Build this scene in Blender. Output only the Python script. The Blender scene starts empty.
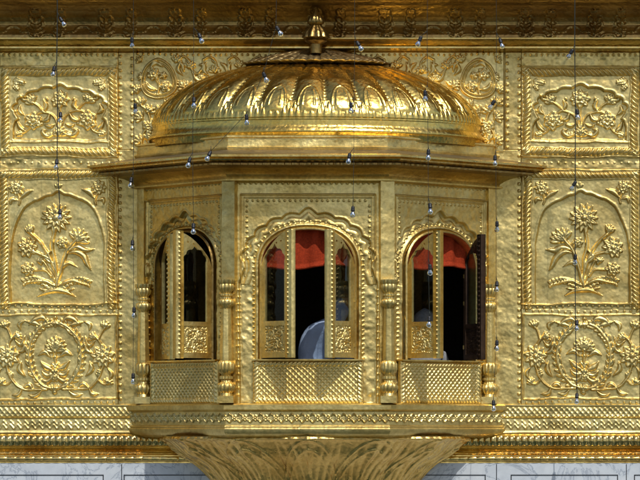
import bpy, bmesh, math, random
import numpy as np
from mathutils import Vector, Matrix
random.seed(7)
PI = math.pi
scene = bpy.context.scene
COL = scene.collection
# ------------------------------------------------------------------ picture scale
# one photo pixel = 1 cm on the wall plane (y = 0); the camera stands 33 m away
CAMX, CAMD, CAMZ = 2.8, 33.0, 0.5
def X(px): return (px - 320) / 100
def Z(py): return (480 - py) / 100
def ZF(py, d=1.0): return CAMZ + (Z(py) - CAMZ) * (CAMD - d) / CAMD
BX = -0.03                                   # axis of the bay
HW, DEP = 0.76, 1.0                          # bay plan: half front, depth

# ------------------------------------------------------------------ objects
def link(o, parent=None):
    COL.objects.link(o)
    if parent is not None: o.parent = parent
    return o
def thing(name, label, cat, loc=(0, 0, 0), group=None):
    o = bpy.data.objects.new(name, None); link(o); o.location = loc
    o.empty_display_size = 0.2
    o['label'] = label; o['category'] = cat
    if group: o['group'] = group
    return o
def tag(o, label, cat, group=None, kind=None):
    o['label'] = label
    if cat: o['category'] = cat
    if group: o['group'] = group
    if kind: o['kind'] = kind
    return o
def mesh_obj(name, verts, faces, mat, parent=None, smooth=True, uv=None):
    me = bpy.data.meshes.new(name)
    verts = np.asarray(verts, dtype=np.float32).reshape(-1, 3)
    if isinstance(faces, np.ndarray):
        nf = len(faces); k = faces.shape[1]
        me.vertices.add(len(verts)); me.vertices.foreach_set('co', verts.ravel())
        me.loops.add(nf * k); me.loops.foreach_set('vertex_index', faces.astype(np.int32).ravel())
        me.polygons.add(nf); me.polygons.foreach_set('loop_start', np.arange(0, nf * k, k, dtype=np.int32))
        me.update(calc_edges=True); me.validate()
    else:
        me.from_pydata([tuple(map(float, v)) for v in verts], [], faces); me.update()
    if smooth: me.polygons.foreach_set('use_smooth', [True] * len(me.polygons))
    if mat: me.materials.append(mat)
    return link(bpy.data.objects.new(name, me), parent)
def bm_obj(name, bm, mat, parent=None, smooth=False, fix=True):
    if fix: bmesh.ops.recalc_face_normals(bm, faces=bm.faces[:])
    me = bpy.data.meshes.new(name); bm.to_mesh(me); bm.free()
    if smooth: me.polygons.foreach_set('use_smooth', [True] * len(me.polygons))
    if mat: me.materials.append(mat)
    return link(bpy.data.objects.new(name, me), parent)
def autosmooth(o, deg=35):
    me = o.data
    me.polygons.foreach_set('use_smooth', [True] * len(me.polygons))
    bm = bmesh.new(); bm.from_mesh(me)
    for e in bm.edges:
        if len(e.link_faces) == 2 and e.calc_face_angle(0) > math.radians(deg): e.smooth = False
    bm.to_mesh(me); bm.free(); return o

# ------------------------------------------------------------------ materials
def newmat(name):
    m = bpy.data.materials.new(name); m.use_nodes = True
    nt = m.node_tree; nt.nodes.clear()
    out = nt.nodes.new('ShaderNodeOutputMaterial')
    b = nt.nodes.new('ShaderNodeBsdfPrincipled')
    nt.links.new(b.outputs[0], out.inputs[0])
    return m, nt, b
def noise(nt, vec, scale, detail=3, rough=.55, dist=0):
    n = nt.nodes.new('ShaderNodeTexNoise'); n.inputs['Scale'].default_value = scale
    n.inputs['Detail'].default_value = detail; n.inputs['Roughness'].default_value = rough
    n.inputs['Distortion'].default_value = dist
    nt.links.new(vec, n.inputs['Vector']); return n.outputs['Fac']
def ramp(nt, fac, stops):
    r = nt.nodes.new('ShaderNodeValToRGB'); e = r.color_ramp.elements
    while len(e) < len(stops): e.new(.5)
    for el, (p, c) in zip(e, stops):
        el.position = p; el.color = (*c, 1) if len(c) == 3 else c
    nt.links.new(fac, r.inputs[0]); return r.outputs[0]
def maprange(nt, fac, a, b, c, d):
    n = nt.nodes.new('ShaderNodeMapRange')
    for i, v in zip((1, 2, 3, 4), (a, b, c, d)): n.inputs[i].default_value = v
    nt.links.new(fac, n.inputs[0]); return n.outputs[0]
def mixc(nt, fac, a, b, mode='MIX'):
    n = nt.nodes.new('ShaderNodeMix'); n.data_type = 'RGBA'; n.blend_type = mode
    if isinstance(fac, (int, float)): n.inputs[0].default_value = fac
    else: nt.links.new(fac, n.inputs[0])
    for k, v in ((6, a), (7, b)):
        if isinstance(v, tuple): n.inputs[k].default_value = (*v, 1)
        else: nt.links.new(v, n.inputs[k])
    return n.outputs[2]
def gold(name, base=(.89, .69, .27), worn=(.68, .48, .15), r0=.36, r1=.50, hammer=.35, fine=1.0, grime=.35):
    m, nt, b = newmat(name)
    tc = nt.nodes.new('ShaderNodeNewGeometry'); v = tc.outputs['Position']
    big = noise(nt, v, 2.3, 5, .6)
    mid = noise(nt, v, 14, 4, .6, .4)
    col = ramp(nt, big, [(.34, worn), (.56, base)])
    oi = nt.nodes.new('ShaderNodeObjectInfo')
    rv = maprange(nt, oi.outputs['Random'], 0, 1, .86, 1.06)
    cc = nt.nodes.new('ShaderNodeCombineColor')
    for k in range(3): nt.links.new(rv, cc.inputs[k])
    col = mixc(nt, 1.0, col, cc.outputs[0], 'MULTIPLY')
    g = ramp(nt, noise(nt, v, 33, 6, .7), [(.44, (0, 0, 0)), (.70, (1, 1, 1))])
    gm = nt.nodes.new('ShaderNodeMath'); gm.operation = 'MULTIPLY'
    nt.links.new(g, gm.inputs[0]); gm.inputs[1].default_value = grime
    col = mixc(nt, gm.outputs[0], col, (.20, .13, .05))
    nt.links.new(col, b.inputs['Base Color'])
    b.inputs['Metallic'].default_value = 1
    nt.links.new(maprange(nt, mid, .3, .7, r0, r1), b.inputs['Roughness'])
    vo = nt.nodes.new('ShaderNodeTexVoronoi'); vo.feature = 'SMOOTH_F1'; vo.inputs['Scale'].default_value = 26
    vo.inputs['Smoothness'].default_value = .6
    wv = nt.nodes.new('ShaderNodeVectorMath'); wv.operation = 'ADD'
    nx = nt.nodes.new('ShaderNodeTexNoise'); nx.inputs['Scale'].default_value = 9
    sc = nt.nodes.new('ShaderNodeVectorMath'); sc.operation = 'SCALE'; sc.inputs['Scale'].default_value = .06
    nt.links.new(v, nx.inputs['Vector']); nt.links.new(nx.outputs['Color'], sc.inputs[0])
    nt.links.new(v, wv.inputs[0]); nt.links.new(sc.outputs[0], wv.inputs[1]); nt.links.new(wv.outputs[0], vo.inputs['Vector'])
    b1 = nt.nodes.new('ShaderNodeBump'); b1.inputs['Strength'].default_value = .55 * hammer
    b1.inputs['Distance'].default_value = .012
    nt.links.new(vo.outputs['Distance'], b1.inputs['Height'])
    b2 = nt.nodes.new('ShaderNodeBump'); b2.inputs['Strength'].default_value = .5 * hammer; b2.inputs['Distance'].default_value = .02
    nt.links.new(noise(nt, v, 7.5, 3, .5), b2.inputs['Height']); nt.links.new(b1.outputs[0], b2.inputs['Normal'])
    b3 = nt.nodes.new('ShaderNodeBump'); b3.inputs['Strength'].default_value = .5 * fine; b3.inputs['Distance'].default_value = .003
    nt.links.new(noise(nt, v, 95, 4, .7), b3.inputs['Height']); nt.links.new(b2.outputs[0], b3.inputs['Normal'])
    nt.links.new(b3.outputs[0], b.inputs['Normal'])
    return m
GOLD = gold('gilded_copper')
GOLD_PANEL = gold('gilded_repousse', base=(.90, .71, .29), worn=(.76, .55, .19), r0=.36, r1=.50, hammer=.22, fine=.5)
GOLD_SMOOTH = gold('polished_gilding', base=(.82, .60, .22), worn=(.62, .40, .12), r0=.13, r1=.28, hammer=.35, fine=.5, grime=.25)
GOLD_DARK = gold('dark_reflection_gilding', base=(.42, .27, .085), worn=(.26, .15, .045), r0=.25, r1=.42, hammer=.5, grime=.4)  # darker copy of the gold; cornice's dark reflections and eave shade put in colour
GOLD_WARM = gold('brown_reflection_gilding', base=(.80, .58, .19), worn=(.56, .36, .09), r0=.26, r1=.42, hammer=.35, grime=.45)  # browner copy of the gold; reflections on left face and cove put in colour
GOLD_DUSTY = gold('dusty_gilding', base=(.34, .27, .15), worn=(.20, .15, .08), r0=.5, r1=.7, hammer=.4, grime=.5)

def plain(name, col, rough=.5, metal=0, bump=0, scale=40, var=.3, spec=.5, dist=.01):
    m, nt, b = newmat(name)
    g = nt.nodes.new('ShaderNodeNewGeometry'); v = g.outputs['Position']
    n = noise(nt, v, scale, 4)
    c = ramp(nt, n, [(.3, tuple(x * (1 - var) for x in col)), (.7, tuple(min(1, x * (1 + var)) for x in col))])
    nt.links.new(c, b.inputs['Base Color'])
    b.inputs['Roughness'].default_value = rough; b.inputs['Metallic'].default_value = metal
    b.inputs['Specular IOR Level'].default_value = spec
    if bump:
        bp = nt.nodes.new('ShaderNodeBump'); bp.inputs['Strength'].default_value = bump; bp.inputs['Distance'].default_value = dist
        nt.links.new(n, bp.inputs['Height']); nt.links.new(bp.outputs[0], b.inputs['Normal'])
    return m
def marble_mat():
    m, nt, b = newmat('veined_white_marble')
    g = nt.nodes.new('ShaderNodeNewGeometry'); v = g.outputs['Position']
    n = noise(nt, v, 1.7, 7, .65, 1.6)
    c = ramp(nt, n, [(.40, (.62, .66, .70)), (.485, (.56, .60, .65)), (.50, (.30, .34, .40)), (.52, (.60, .64, .68)), (.8, (.70, .72, .74))])
    n2 = noise(nt, v, 9, 5, .6)
    c = mixc(nt, ramp(nt, n2, [(.4, (0, 0, 0)), (.75, (.5, .5, .5))]), c, (.45, .48, .52))
    nt.links.new(c, b.inputs['Base Color']); b.inputs['Roughness'].default_value = .35
    return m
MARBLE = marble_mat()
BLACK = plain('black_plastic', (.012, .012, .014), .45)
INLAY = plain('black_stone_inlay', (.015, .016, .02), .4)
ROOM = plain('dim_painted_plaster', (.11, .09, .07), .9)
CURTAIN = plain('red_cotton_cloth', (.36, .04, .010), .85, bump=.3, scale=60, var=.25, spec=.2)
WHITE_CLOTH = plain('pale_cotton_shirt', (.36, .45, .62), .9, bump=.7, scale=4.5, var=.06, spec=.2, dist=.05)
GREY_CLOTH = plain('grey_turban_cloth', (.30, .31, .33), .9, bump=.3, scale=50, var=.2, spec=.2)
SKIN = plain('brown_skin', (.26, .13, .075), .55, scale=30, var=.12)
HAIR = plain('dark_hair', (.015, .012, .01), .6)
WOOD = plain('shaded_dark_wood', (.040, .022, .012), .6, scale=18, var=.4, bump=.2, spec=.2)  # dark wood, with the shade on that leaf also put into its colour
WIRE = plain('dark_wire_sheath', (.02, .025, .02), .5)
def glass_mat(name, tint, rough, fr):
    m = bpy.data.materials.new(name); m.use_nodes = True; nt = m.node_tree; nt.nodes.clear()
    out = nt.nodes.new('ShaderNodeOutputMaterial'); mx = nt.nodes.new('ShaderNodeMixShader')
    t = nt.nodes.new('ShaderNodeBsdfTransparent'); t.inputs[0].default_value = (*tint, 1)
    gl = nt.nodes.new('ShaderNodeBsdfGlossy'); gl.inputs['Roughness'].default_value = rough
    gl.inputs[0].default_value = (.9, .95, 1, 1)
    f = nt.nodes.new('ShaderNodeFresnel'); f.inputs[0].default_value = fr
    g = nt.nodes.new('ShaderNodeNewGeometry'); bp = nt.nodes.new('ShaderNodeBump')
    bp.inputs['Strength'].default_value = .15; bp.inputs['Distance'].default_value = .01
    nt.links.new(noise(nt, g.outputs['Position'], 6, 2), bp.inputs['Height'])
    nt.links.new(bp.outputs[0], gl.inputs['Normal'])
    nt.links.new(f.outputs[0], mx.inputs[0]); nt.links.new(t.outputs[0], mx.inputs[1]); nt.links.new(gl.outputs[0], mx.inputs[2])
    nt.links.new(mx.outputs[0], out.inputs[0]); return m
PANE = glass_mat('window_glass', (.62, .68, .72), .03, 1.3)
BULBG = glass_mat('clear_bulb_glass', (.80, .85, .90), .08, 1.9)

# ------------------------------------------------------------------ height fields (embossed sheet metal)
def fbm(h, w, cell, seed, octs=3):
    rs = np.random.RandomState(seed); out = np.zeros((h, w)); amp = 1; tot = 0
    for o in range(octs):
        c = max(2.0, cell / 2 ** o)
        gh, gw = int(h / c) + 4, int(w / c) + 4
        g = rs.rand(gh, gw) * 2 - 1
        yy = np.arange(h) / c; xx = np.arange(w) / c
        yi = yy.astype(int); xi = xx.astype(int); fy = yy - yi; fx = xx - xi
        fy = (fy * fy * (3 - 2 * fy))[:, None]; fx = (fx * fx * (3 - 2 * fx))[None, :]
        a = g[np.ix_(yi, xi)]; b_ = g[np.ix_(yi, xi + 1)]; c_ = g[np.ix_(yi + 1, xi)]; d = g[np.ix_(yi + 1, xi + 1)]
        out += amp * ((a * (1 - fx) + b_ * fx) * (1 - fy) + (c_ * (1 - fx) + d * fx) * fy)
        tot += amp; amp *= .5
    return out / tot
def sstep(x): x = np.clip(x, 0, 1); return x * x * (3 - 2 * x)
def catmull(pts, n=8):
    p = [np.array(q, float) for q in pts]; p = [2 * p[0] - p[1]] + p + [2 * p[-1] - p[-2]]; out = []
    for i in range(1, len(p) - 2):
        for k in range(n):
            t = k / n
            out.append(.5 * ((2 * p[i]) + (-p[i-1] + p[i+1]) * t + (2*p[i-1] - 5*p[i] + 4*p[i+1] - p[i+2]) * t*t + (-p[i-1] + 3*p[i] - 3*p[i+1] + p[i+2]) * t**3))
    out.append(p[-2]); return out
class HF:
    def __init__(s, x0, x1, y0, y1, step=.6, warp=0, seed=0):
        s.x0, s.x1, s.y0, s.y1 = x0, x1, y0, y1
        s.nx = max(2, int((x1 - x0) / step) + 1); s.ny = max(2, int((y1 - y0) / step) + 1)
        s.xs = np.linspace(x0, x1, s.nx); s.ys = np.linspace(y0, y1, s.ny)
        s.GX, s.GY = np.meshgrid(s.xs, s.ys); s.X, s.Y = s.GX.copy(), s.GY.copy(); s.H = np.zeros_like(s.X); s.pad = 0
        if warp:
            s.X += warp * fbm(s.ny, s.nx, 22 / step, seed + 900); s.Y += warp * fbm(s.ny, s.nx, 22 / step, seed + 901); s.pad = warp + .5
    def sub(s, x, y, r):
        r += s.pad
        i0, i1 = np.searchsorted(s.xs, [x - r, x + r]); j0, j1 = np.searchsorted(s.ys, [y - r, y + r])
        return slice(j0, j1), slice(i0, i1)
    def rough(s, amp, cell, seed):
        st = (s.x1 - s.x0) / (s.nx - 1); s.H += amp * fbm(s.ny, s.nx, cell / st, seed); return s
    def petal(s, cx, cy, ang, L, W, h, base=0, groove=.25, bend=0):
        ca, sa = math.cos(ang), -math.sin(ang)          # ang measured upward from +x
        sl = s.sub(cx + ca * L / 2, cy + sa * L / 2, L * .65 + W)
        dx, dy = s.X[sl] - cx, s.Y[sl] - cy
        a = dx * ca + dy * sa; t = -dx * sa + dy * ca
        q = np.clip(a / L, 0, 1); t = t - bend * q * q
        w = W / 2 * np.clip(np.sin(PI * q ** .85), 0, 1) ** .6 + 1e-3
        k = 1 - (t / w) ** 2; ins = (k > 0) & (a > 0) & (a < L)
        hh = base + h * np.sqrt(np.clip(k, 0, 1)) * (.55 + .6 * q) - h * groove * np.exp(-(t / (.14 * W)) ** 2)
        s.H[sl] = np.where(ins, np.maximum(s.H[sl], s.B[sl] + hh), s.H[sl])
    def freeze(s): s.B = s.H.copy(); return s
    def blob(s, cx, cy, r, h, base=0):
        sl = s.sub(cx, cy, r); k = 1 - ((s.X[sl] - cx) ** 2 + (s.Y[sl] - cy) ** 2) / r ** 2
        s.H[sl] = np.where(k > 0, np.maximum(s.H[sl], s.B[sl] + base + h * np.sqrt(np.clip(k, 0, 1))), s.H[sl])
    def curve(s, pts, w, h, taper=0, n=7, leaf=False):
        w *= 1.25
        P = catmull(pts, n) if len(pts) > 2 else [np.array(q, float) for q in pts]
        N = len(P) - 1
        for i in range(N):
            a, b = P[i], P[i + 1]; c = (a + b) / 2; r = np.hypot(*(b - a)) / 2 + w
            sl = s.sub(c[0], c[1], r); px, py = s.X[sl] - a[0], s.Y[sl] - a[1]; d = b - a; L2 = d @ d + 1e-9
            t = np.clip((px * d[0] + py * d[1]) / L2, 0, 1); dist = np.hypot(px - t * d[0], py - t * d[1])
            q = (i + t) / N
            ww = w / 2 * (np.sin(PI * np.clip(q, .03, .97)) if leaf else (1 - taper * q))
            k = 1 - (dist / ww) ** 2
            s.H[sl] = np.where(k > 0, np.maximum(s.H[sl], s.B[sl] + h * np.sqrt(np.clip(k, 0, 1))), s.H[sl])
    def flower(s, cx, cy, R, n=10, h=2.2, rot=0, inner=True, squash=1):
        for k in range(n): s.petal(cx, cy, rot + 2 * PI * k / n, R, 2.3 * R * PI / n * .78, h)
        if inner:
            m = max(5, n * 2 // 3)
            for k in range(m): s.petal(cx, cy, rot + .3 + 2 * PI * k / m, R * .62, 2.3 * R * .62 * PI / m * .78, h * .8, base=h * .55)
        s.blob(cx, cy, R * .24, h * .8, base=h * .8)
    def lotus(s, cx, cy, R, ang=PI / 2, n=7, spread=2.3, h=2.2):
        for k in range(n):
            a = ang + spread * (k / (n - 1) - .5); s.petal(cx, cy, a, R * (1 - .22 * abs(k / (n - 1) - .5)), R * .42, h)
        for k in range(max(3, n - 3)):
            m = max(3, n - 3); s.petal(cx, cy, ang + spread * .55 * (k / (m - 1) - .5), R * .62, R * .32, h * .8, base=h * .5)
        s.blob(cx, cy, R * .22, h)
    def leafy(s, cx, cy, ang, L, W, h, n=5):               # serrated leaf built of small petals along a rib
        ca, sa = math.cos(ang), -math.sin(ang)
        for k in range(n):
            q = (k + .5) / n; x, y = cx + ca * L * q * .8, cy + sa * L * q * .8
            for sg in (-1, 1): s.petal(x, y, ang + sg * .75, W * (1 - .5 * q), W * .45, h)
        s.petal(cx, cy, ang, L, W * .5, h * 1.2)
    def inside(s, poly):                                   # signed distance to a closed polygon (+ inside)
        P = np.array(poly, float); D = np.full(s.X.shape, 1e9); ins = np.zeros(s.X.shape, bool)
        for i in range(len(P)):
            a, b = P[i], P[(i + 1) % len(P)]; d = b - a; L2 = d @ d + 1e-12
            px, py = s.X - a[0], s.Y - a[1]; t = np.clip((px * d[0] + py * d[1]) / L2, 0, 1)
            D = np.minimum(D, (px - t * d[0]) ** 2 + (py - t * d[1]) ** 2)
            if a[1] != b[1]:
                c = ((a[1] > s.Y) != (b[1] > s.Y)) & (s.X < (b[0] - a[0]) * (s.Y - a[1]) / (b[1] - a[1]) + a[0]); ins ^= c
        D = np.sqrt(D); return np.where(ins, D, -D)
    def rope(s, x0, y0, x1, y1, w, h, pitch=4.2, sides='lrtb', sgn=1):
        for sd in sides:
            if sd in 'tb':
                yc = y0 + w / 2 if sd == 't' else y1 - w / 2; dx = np.abs(s.Y - yc)
                m = (dx < w / 2) & (s.X > x0) & (s.X < x1); ph = (s.X + (1 if sd == 't' else -1) * sgn * (s.Y - yc) * .75)
            else:
                xc = x0 + w / 2 if sd == 'l' else x1 - w / 2; dx = np.abs(s.X - xc)
                m = (dx < w / 2) & (s.Y > y0) & (s.Y < y1); ph = (s.Y + (1 if sd == 'l' else -1) * sgn * (s.X - xc) * .75)
            v = h * np.sqrt(np.clip(1 - (dx / (w / 2)) ** 2, 0, 1)) * (.35 + .65 * np.abs(np.sin(PI * ph / pitch)) ** .8)
            s.H = np.where(m, np.maximum(s.H, s.B + v), s.H)
    def hline(s, y, w, h, x0=-1e9, x1=1e9):
        d = np.abs(s.Y - y); m = (s.X >= x0) & (s.X <= x1); s.H += np.where(m, h * sstep(1 - d / w), 0)
    def vline(s, x, w, h, y0=-1e9, y1=1e9):
        d = np.abs(s.X - x); m = (s.Y >= y0) & (s.Y <= y1); s.H += np.where(m, h * sstep(1 - d / w), 0)
    def studs_h(s, y, x0, x1, pitch=6, r=1.2, h=1.2):
        x = x0
        while x < x1: s.blob(x, y, r, h); x += pitch
    def studs_v(s, x, y0, y1, pitch=6, r=1.2, h=1.2):
        y = y0
        while y < y1: s.blob(x, y, r, h); y += pitch
    def mesh(s, name, fn, mat, parent, hole=None, skirt=11.0, flip=False, gain=1.0):
        V = fn(s.GX, s.GY, s.H * gain)                              # -> (ny,nx,3)
        ny, nx = s.ny, s.nx; idx = np.arange(ny * nx).reshape(ny, nx)
        f = np.stack([idx[:-1, :-1], idx[1:, :-1], idx[1:, 1:], idx[:-1, 1:]], -1).reshape(-1, 4)
        if hole is not None:
            hk = hole.ravel()[f].mean(1) > 0; f = f[~hk]
        verts = V.reshape(-1, 3)
        if skirt:
            ring = np.concatenate([idx[0, :], idx[1:, -1], idx[-1, -2::-1], idx[-2:0:-1, 0]])
            B = fn(s.GX, s.GY, s.H * 0 - skirt).reshape(-1, 3)[ring]
            k = len(verts); n = len(ring); verts = np.vstack([verts, B])
            a = ring; b_ = np.roll(ring, -1); c = k + np.roll(np.arange(n), -1); d = k + np.arange(n)
            f = np.vstack([f, np.stack([a, b_, c, d], -1)])
        if flip: f = f[:, ::-1]
        return mesh_obj(name, verts, f, mat, parent)
def wallmap(off=0.0, mirror=None):
    def fn(x, y, h):
        xx = x if mirror is None else mirror - x
        return np.stack([(xx - 320) / 100, -(off + h) / 100 + 0 * x, (480 - y) / 100], -1)
    return fn

# ------------------------------------------------------------------ sweeps along the wall and round the bay
def plan(e):
    hw, dp = HW + .4142 * e, DEP + e
    return [(BX - hw - dp, 0.0), (BX - hw, -dp), (BX + hw, -dp), (BX + hw + dp, 0.0)]
def densify(prof, step):
    out = []
    for a, b in zip(prof[:-1], prof[1:]):
        n = max(1, int(math.hypot((b[0]-a[0])*100, b[1]-a[1]) / step))
        for k in range(n): out.append((a[0] + (b[0]-a[0]) * k / n, a[1] + (b[1]-a[1]) * k / n))
    out.append(prof[-1]); return out
def ring_mould(name, prof, mat, parent, relief=None, step=.9, ustep=1.2, d=1.0, smooth=True):
    """prof: (offset in m, photo row) swept round the three faces of the bay; relief(u_px, row, seg, halfwidth)->px"""
    pr = densify(prof, step) if relief else prof
    ucols = []
    for sgi in range(3):
        a, b = np.array(plan(0)[sgi]), np.array(plan(0)[sgi + 1]); L = np.hypot(*(b - a)) * 100
        n = max(1, int(L / ustep)) if relief else 1
        for k in range(n + 1): ucols.append((sgi, k / n, (k / n - .5) * L, L / 2))
    E = np.array([p[0] for p in pr]); R = np.array([p[1] for p in pr])
    cols = []
    for sgi, t, u, hl in ucols:
        ee = E + (relief(u, R, sgi, hl) / 100 if relief else 0)
        P = [plan(x) for x in ee]
        cols.append([(p[sgi][0] * (1 - t) + p[sgi + 1][0] * t, p[sgi][1] * (1 - t) + p[sgi + 1][1] * t, ZF(r, d)) for p, r in zip(P, R)])
    V = np.array(cols); nx, ny = V.shape[:2]; idx = np.arange(nx * ny).reshape(nx, ny)
    f = np.stack([idx[:-1, :-1], idx[:-1, 1:], idx[1:, 1:], idx[1:, :-1]], -1)
    o = mesh_obj(name, V.reshape(-1, 3), f.reshape(-1, 4), mat, parent)
    return autosmooth(o, 40) if not relief else autosmooth(o, 55)
def wall_mould(name, prof, x0, x1, mat, parent, relief=None, ystep=.7, ustep=.9):
    pr = densify(prof, ystep) if relief else prof
    E = np.array([p[0] * 100 for p in pr]); R = np.array([p[1] for p in pr])
    us = np.linspace(x0, x1, int((x1 - x0) / ustep) + 1) if relief else np.array([x0, x1])
    U, RR = np.meshgrid(us, R); EE = np.repeat(E[:, None], len(us), 1)
    if relief: EE = EE + relief(U, RR)
    V = np.stack([(U - 320) / 100, -EE / 100, (480 - RR) / 100], -1)
    ny, nx = V.shape[:2]; idx = np.arange(nx * ny).reshape(ny, nx)
    f = np.stack([idx[:-1, :-1], idx[1:, :-1], idx[1:, 1:], idx[:-1, 1:]], -1)
    o = mesh_obj(name, V.reshape(-1, 3), f.reshape(-1, 4), mat, parent)
    return autosmooth(o, 40 if not relief else 60)
def box(bm, x0, x1, y0, y1, z0, z1):
    v = [bm.verts.new(p) for p in ((x0,y0,z0),(x1,y0,z0),(x1,y1,z0),(x0,y1,z0),(x0,y0,z1),(x1,y0,z1),(x1,y1,z1),(x0,y1,z1))]
    for f in ((0,3,2,1),(4,5,6,7),(0,1,5,4),(1,2,6,5),(2,3,7,6),(3,0,4,7)): bm.faces.new([v[i] for i in f])
def lathe(name, prof, mat, parent, loc, n=32, flute=None, rot=0, sq=None):
    """prof (z m, r m); flute(theta, i)->scale"""
    V = []; m = len(prof)
    for i, (z, r) in enumerate(prof):
        for k in range(n):
            th = 2 * PI * k / n + rot; rr = r * (flute(th, i) if flute else 1)
            if sq and sq(i):
                c = max(abs(math.cos(th)), abs(math.sin(th))); rr = r / c
            V.append((loc[0] + rr * math.cos(th), loc[1] + rr * math.sin(th), loc[2] + z))
    F = []
    for i in range(m - 1):
        for k in range(n): F.append((i*n+k, i*n+(k+1)%n, (i+1)*n+(k+1)%n, (i+1)*n+k))
    F.append(tuple(range(n))[::-1]); F.append(tuple((m-1)*n + k for k in range(n)))
    o = mesh_obj(name, V, F, mat, parent, smooth=True); return autosmooth(o, 50)

# =================================================================== the gilded wall
wall = thing('temple_wall', 'gilded temple wall covered in embossed flower panels above a white marble base', 'wall', (0, 0, Z(480)))

# ---- middle panel: flowering plant under a pointed arch
def arch_mask_step(hf, poly, depth, soft=1.6):
    sd = hf.inside(poly); hf.H -= depth * sstep(sd / soft + .5)
    return sd
ARCH_MID = catmull([(10.5,303.5),(10.5,275),(10.5,248),(12,240),(14,231),(18,219),(24,208),(34,201),(38,200),(47,195.5),(53,194.5),(58.5,191.5),(64,194.5),(70,195.5),(79,200),(84,202),(93,209),(98,219),(101,231),(103,240),(104,248),(104,275),(104,303.5)], 5)
def panel_middle(sd_=0):
    hf = HF(0, 118, 169, 309, .5, 1.8, sd_ + 1); hf.rough(.7, 24, sd_ + 3); hf.rough(.25, 6, sd_ + 4)
    sd = arch_mask_step(hf, ARCH_MID, 3.4, .9)
    hf.H += .4 * np.exp(-((sd + 1.6) / 1.1) ** 2)
    hf.freeze()
    hf.rope(.5, 171, 116, 400, 7.5, 3.0, 4.4, 'ltr')
    for x in (8.6, 107.6): hf.vline(x, .9, 1.2, 178, 303)
    hf.vline(116.8, .8, 1.6); hf.hline(304, 1.0, 2.0); hf.hline(170, .8, 1.4); hf.hline(179.3, .7, 1.0, 8, 108)
    hf.freeze()
    hf.studs_h(306.5, 3, 117, 6.2, 1.1, 1.2)
    st = hf.curve
    st([(56,286),(55,262),(52,245),(55,228)], 2.9, 3.0)
    st([(56,284),(61,268),(66,252),(77,238)], 2.9, 3.0)
    st([(55,272),(50,258),(42,244),(32,234)], 2.6, 2.8)
    st([(54,280),(49,270),(44,262),(42,262)], 1.8, 2.0)
    st([(57,278),(61,268),(68,263),(76,267)], 3.2, 2.4, leaf=True)
    st([(66,254),(74,252),(82,256),(86,264),(90,270)], 5, 2.8, leaf=True)
    st([(66,252),(76,247),(84,250),(93,249)], 5, 2.6, leaf=True)
    st([(54,264),(46,257),(32,251)], 2.4, 2.6)
    st([(50,276),(44,270),(32,270)], 1.8, 2.0)
    st([(52,250),(46,258),(52,264)], 4, 2.4, leaf=True)
    hf.flower(56, 218, 15, 14, 3.2); hf.flower(56, 216.5, 10.5, 11, 2.4, .2)
    hf.lotus(77, 240, 13, 1.1, 7, 2.5, 2.8)
    hf.lotus(31, 233, 9, 1.9, 5, 1.3, 2.5)
    hf.flower(27, 247, 10.5, 9, 3.0); hf.lotus(30, 252, 9, 2.2, 6, 2.5, 2.6)
    hf.flower(27, 269, 7.5, 7, 2.6); hf.lotus(41, 264, 7, 1.9, 5, 1.2, 2.4)
    hf.flower(62, 243, 6.0, 6, 2.6)
    for sg in (-1, 1):
        for k in range(8):
            q = k / 7; x = 56 + sg * (4 + 26 * q); y = 285 - 5.5 * math.sin(q * 2.6)
            hf.petal(x, y, PI / 2 - sg * (1.0 + .2*q), 8 - 2*q, 3.6, 2.8); hf.petal(x, y, -PI / 2 + sg * (1.0 - .2*q), 6, 3.2, 2.4)
        st([(56, 286), (56 + sg*14, 280.5), (56 + sg*32, 284)], 3.4, 2.8, leaf=True)
    for k in range(9):
        a = (k / 8 - .5) * 2.7; hf.petal(56, 292, PI / 2 + a, 8 + 10 * abs(math.sin(a)), 3.6, 2.2)
    st([(37, 296), (47, 291.5), (56, 290), (66, 291.5), (75, 296)], 4.4, 2.8, leaf=True)
    for (fx, lx, sx) in ((16, 33, 1), (99, 82, -1)):
        hf.flower(fx, 188, 7.2, 8, 2.4)
        st([(fx, 190), (fx + 4*sx, 199), (fx + 3*sx, 204)], 1.6, 1.8); st([(fx + 4*sx, 199), (fx + 9*sx, 193), (lx, 190)], 4.2, 2.2, leaf=True)
        st([(fx+2*sx, 200), (fx - 4*sx, 199), (fx - 5*sx, 204)], 3, 2, leaf=True)
    hf.petal(59, 188, PI/2, 6, 3, 2); hf.petal(59, 188, 2.3, 5, 2.6, 1.8); hf.petal(59, 188, .8, 5, 2.6, 1.8)
    return hf
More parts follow.
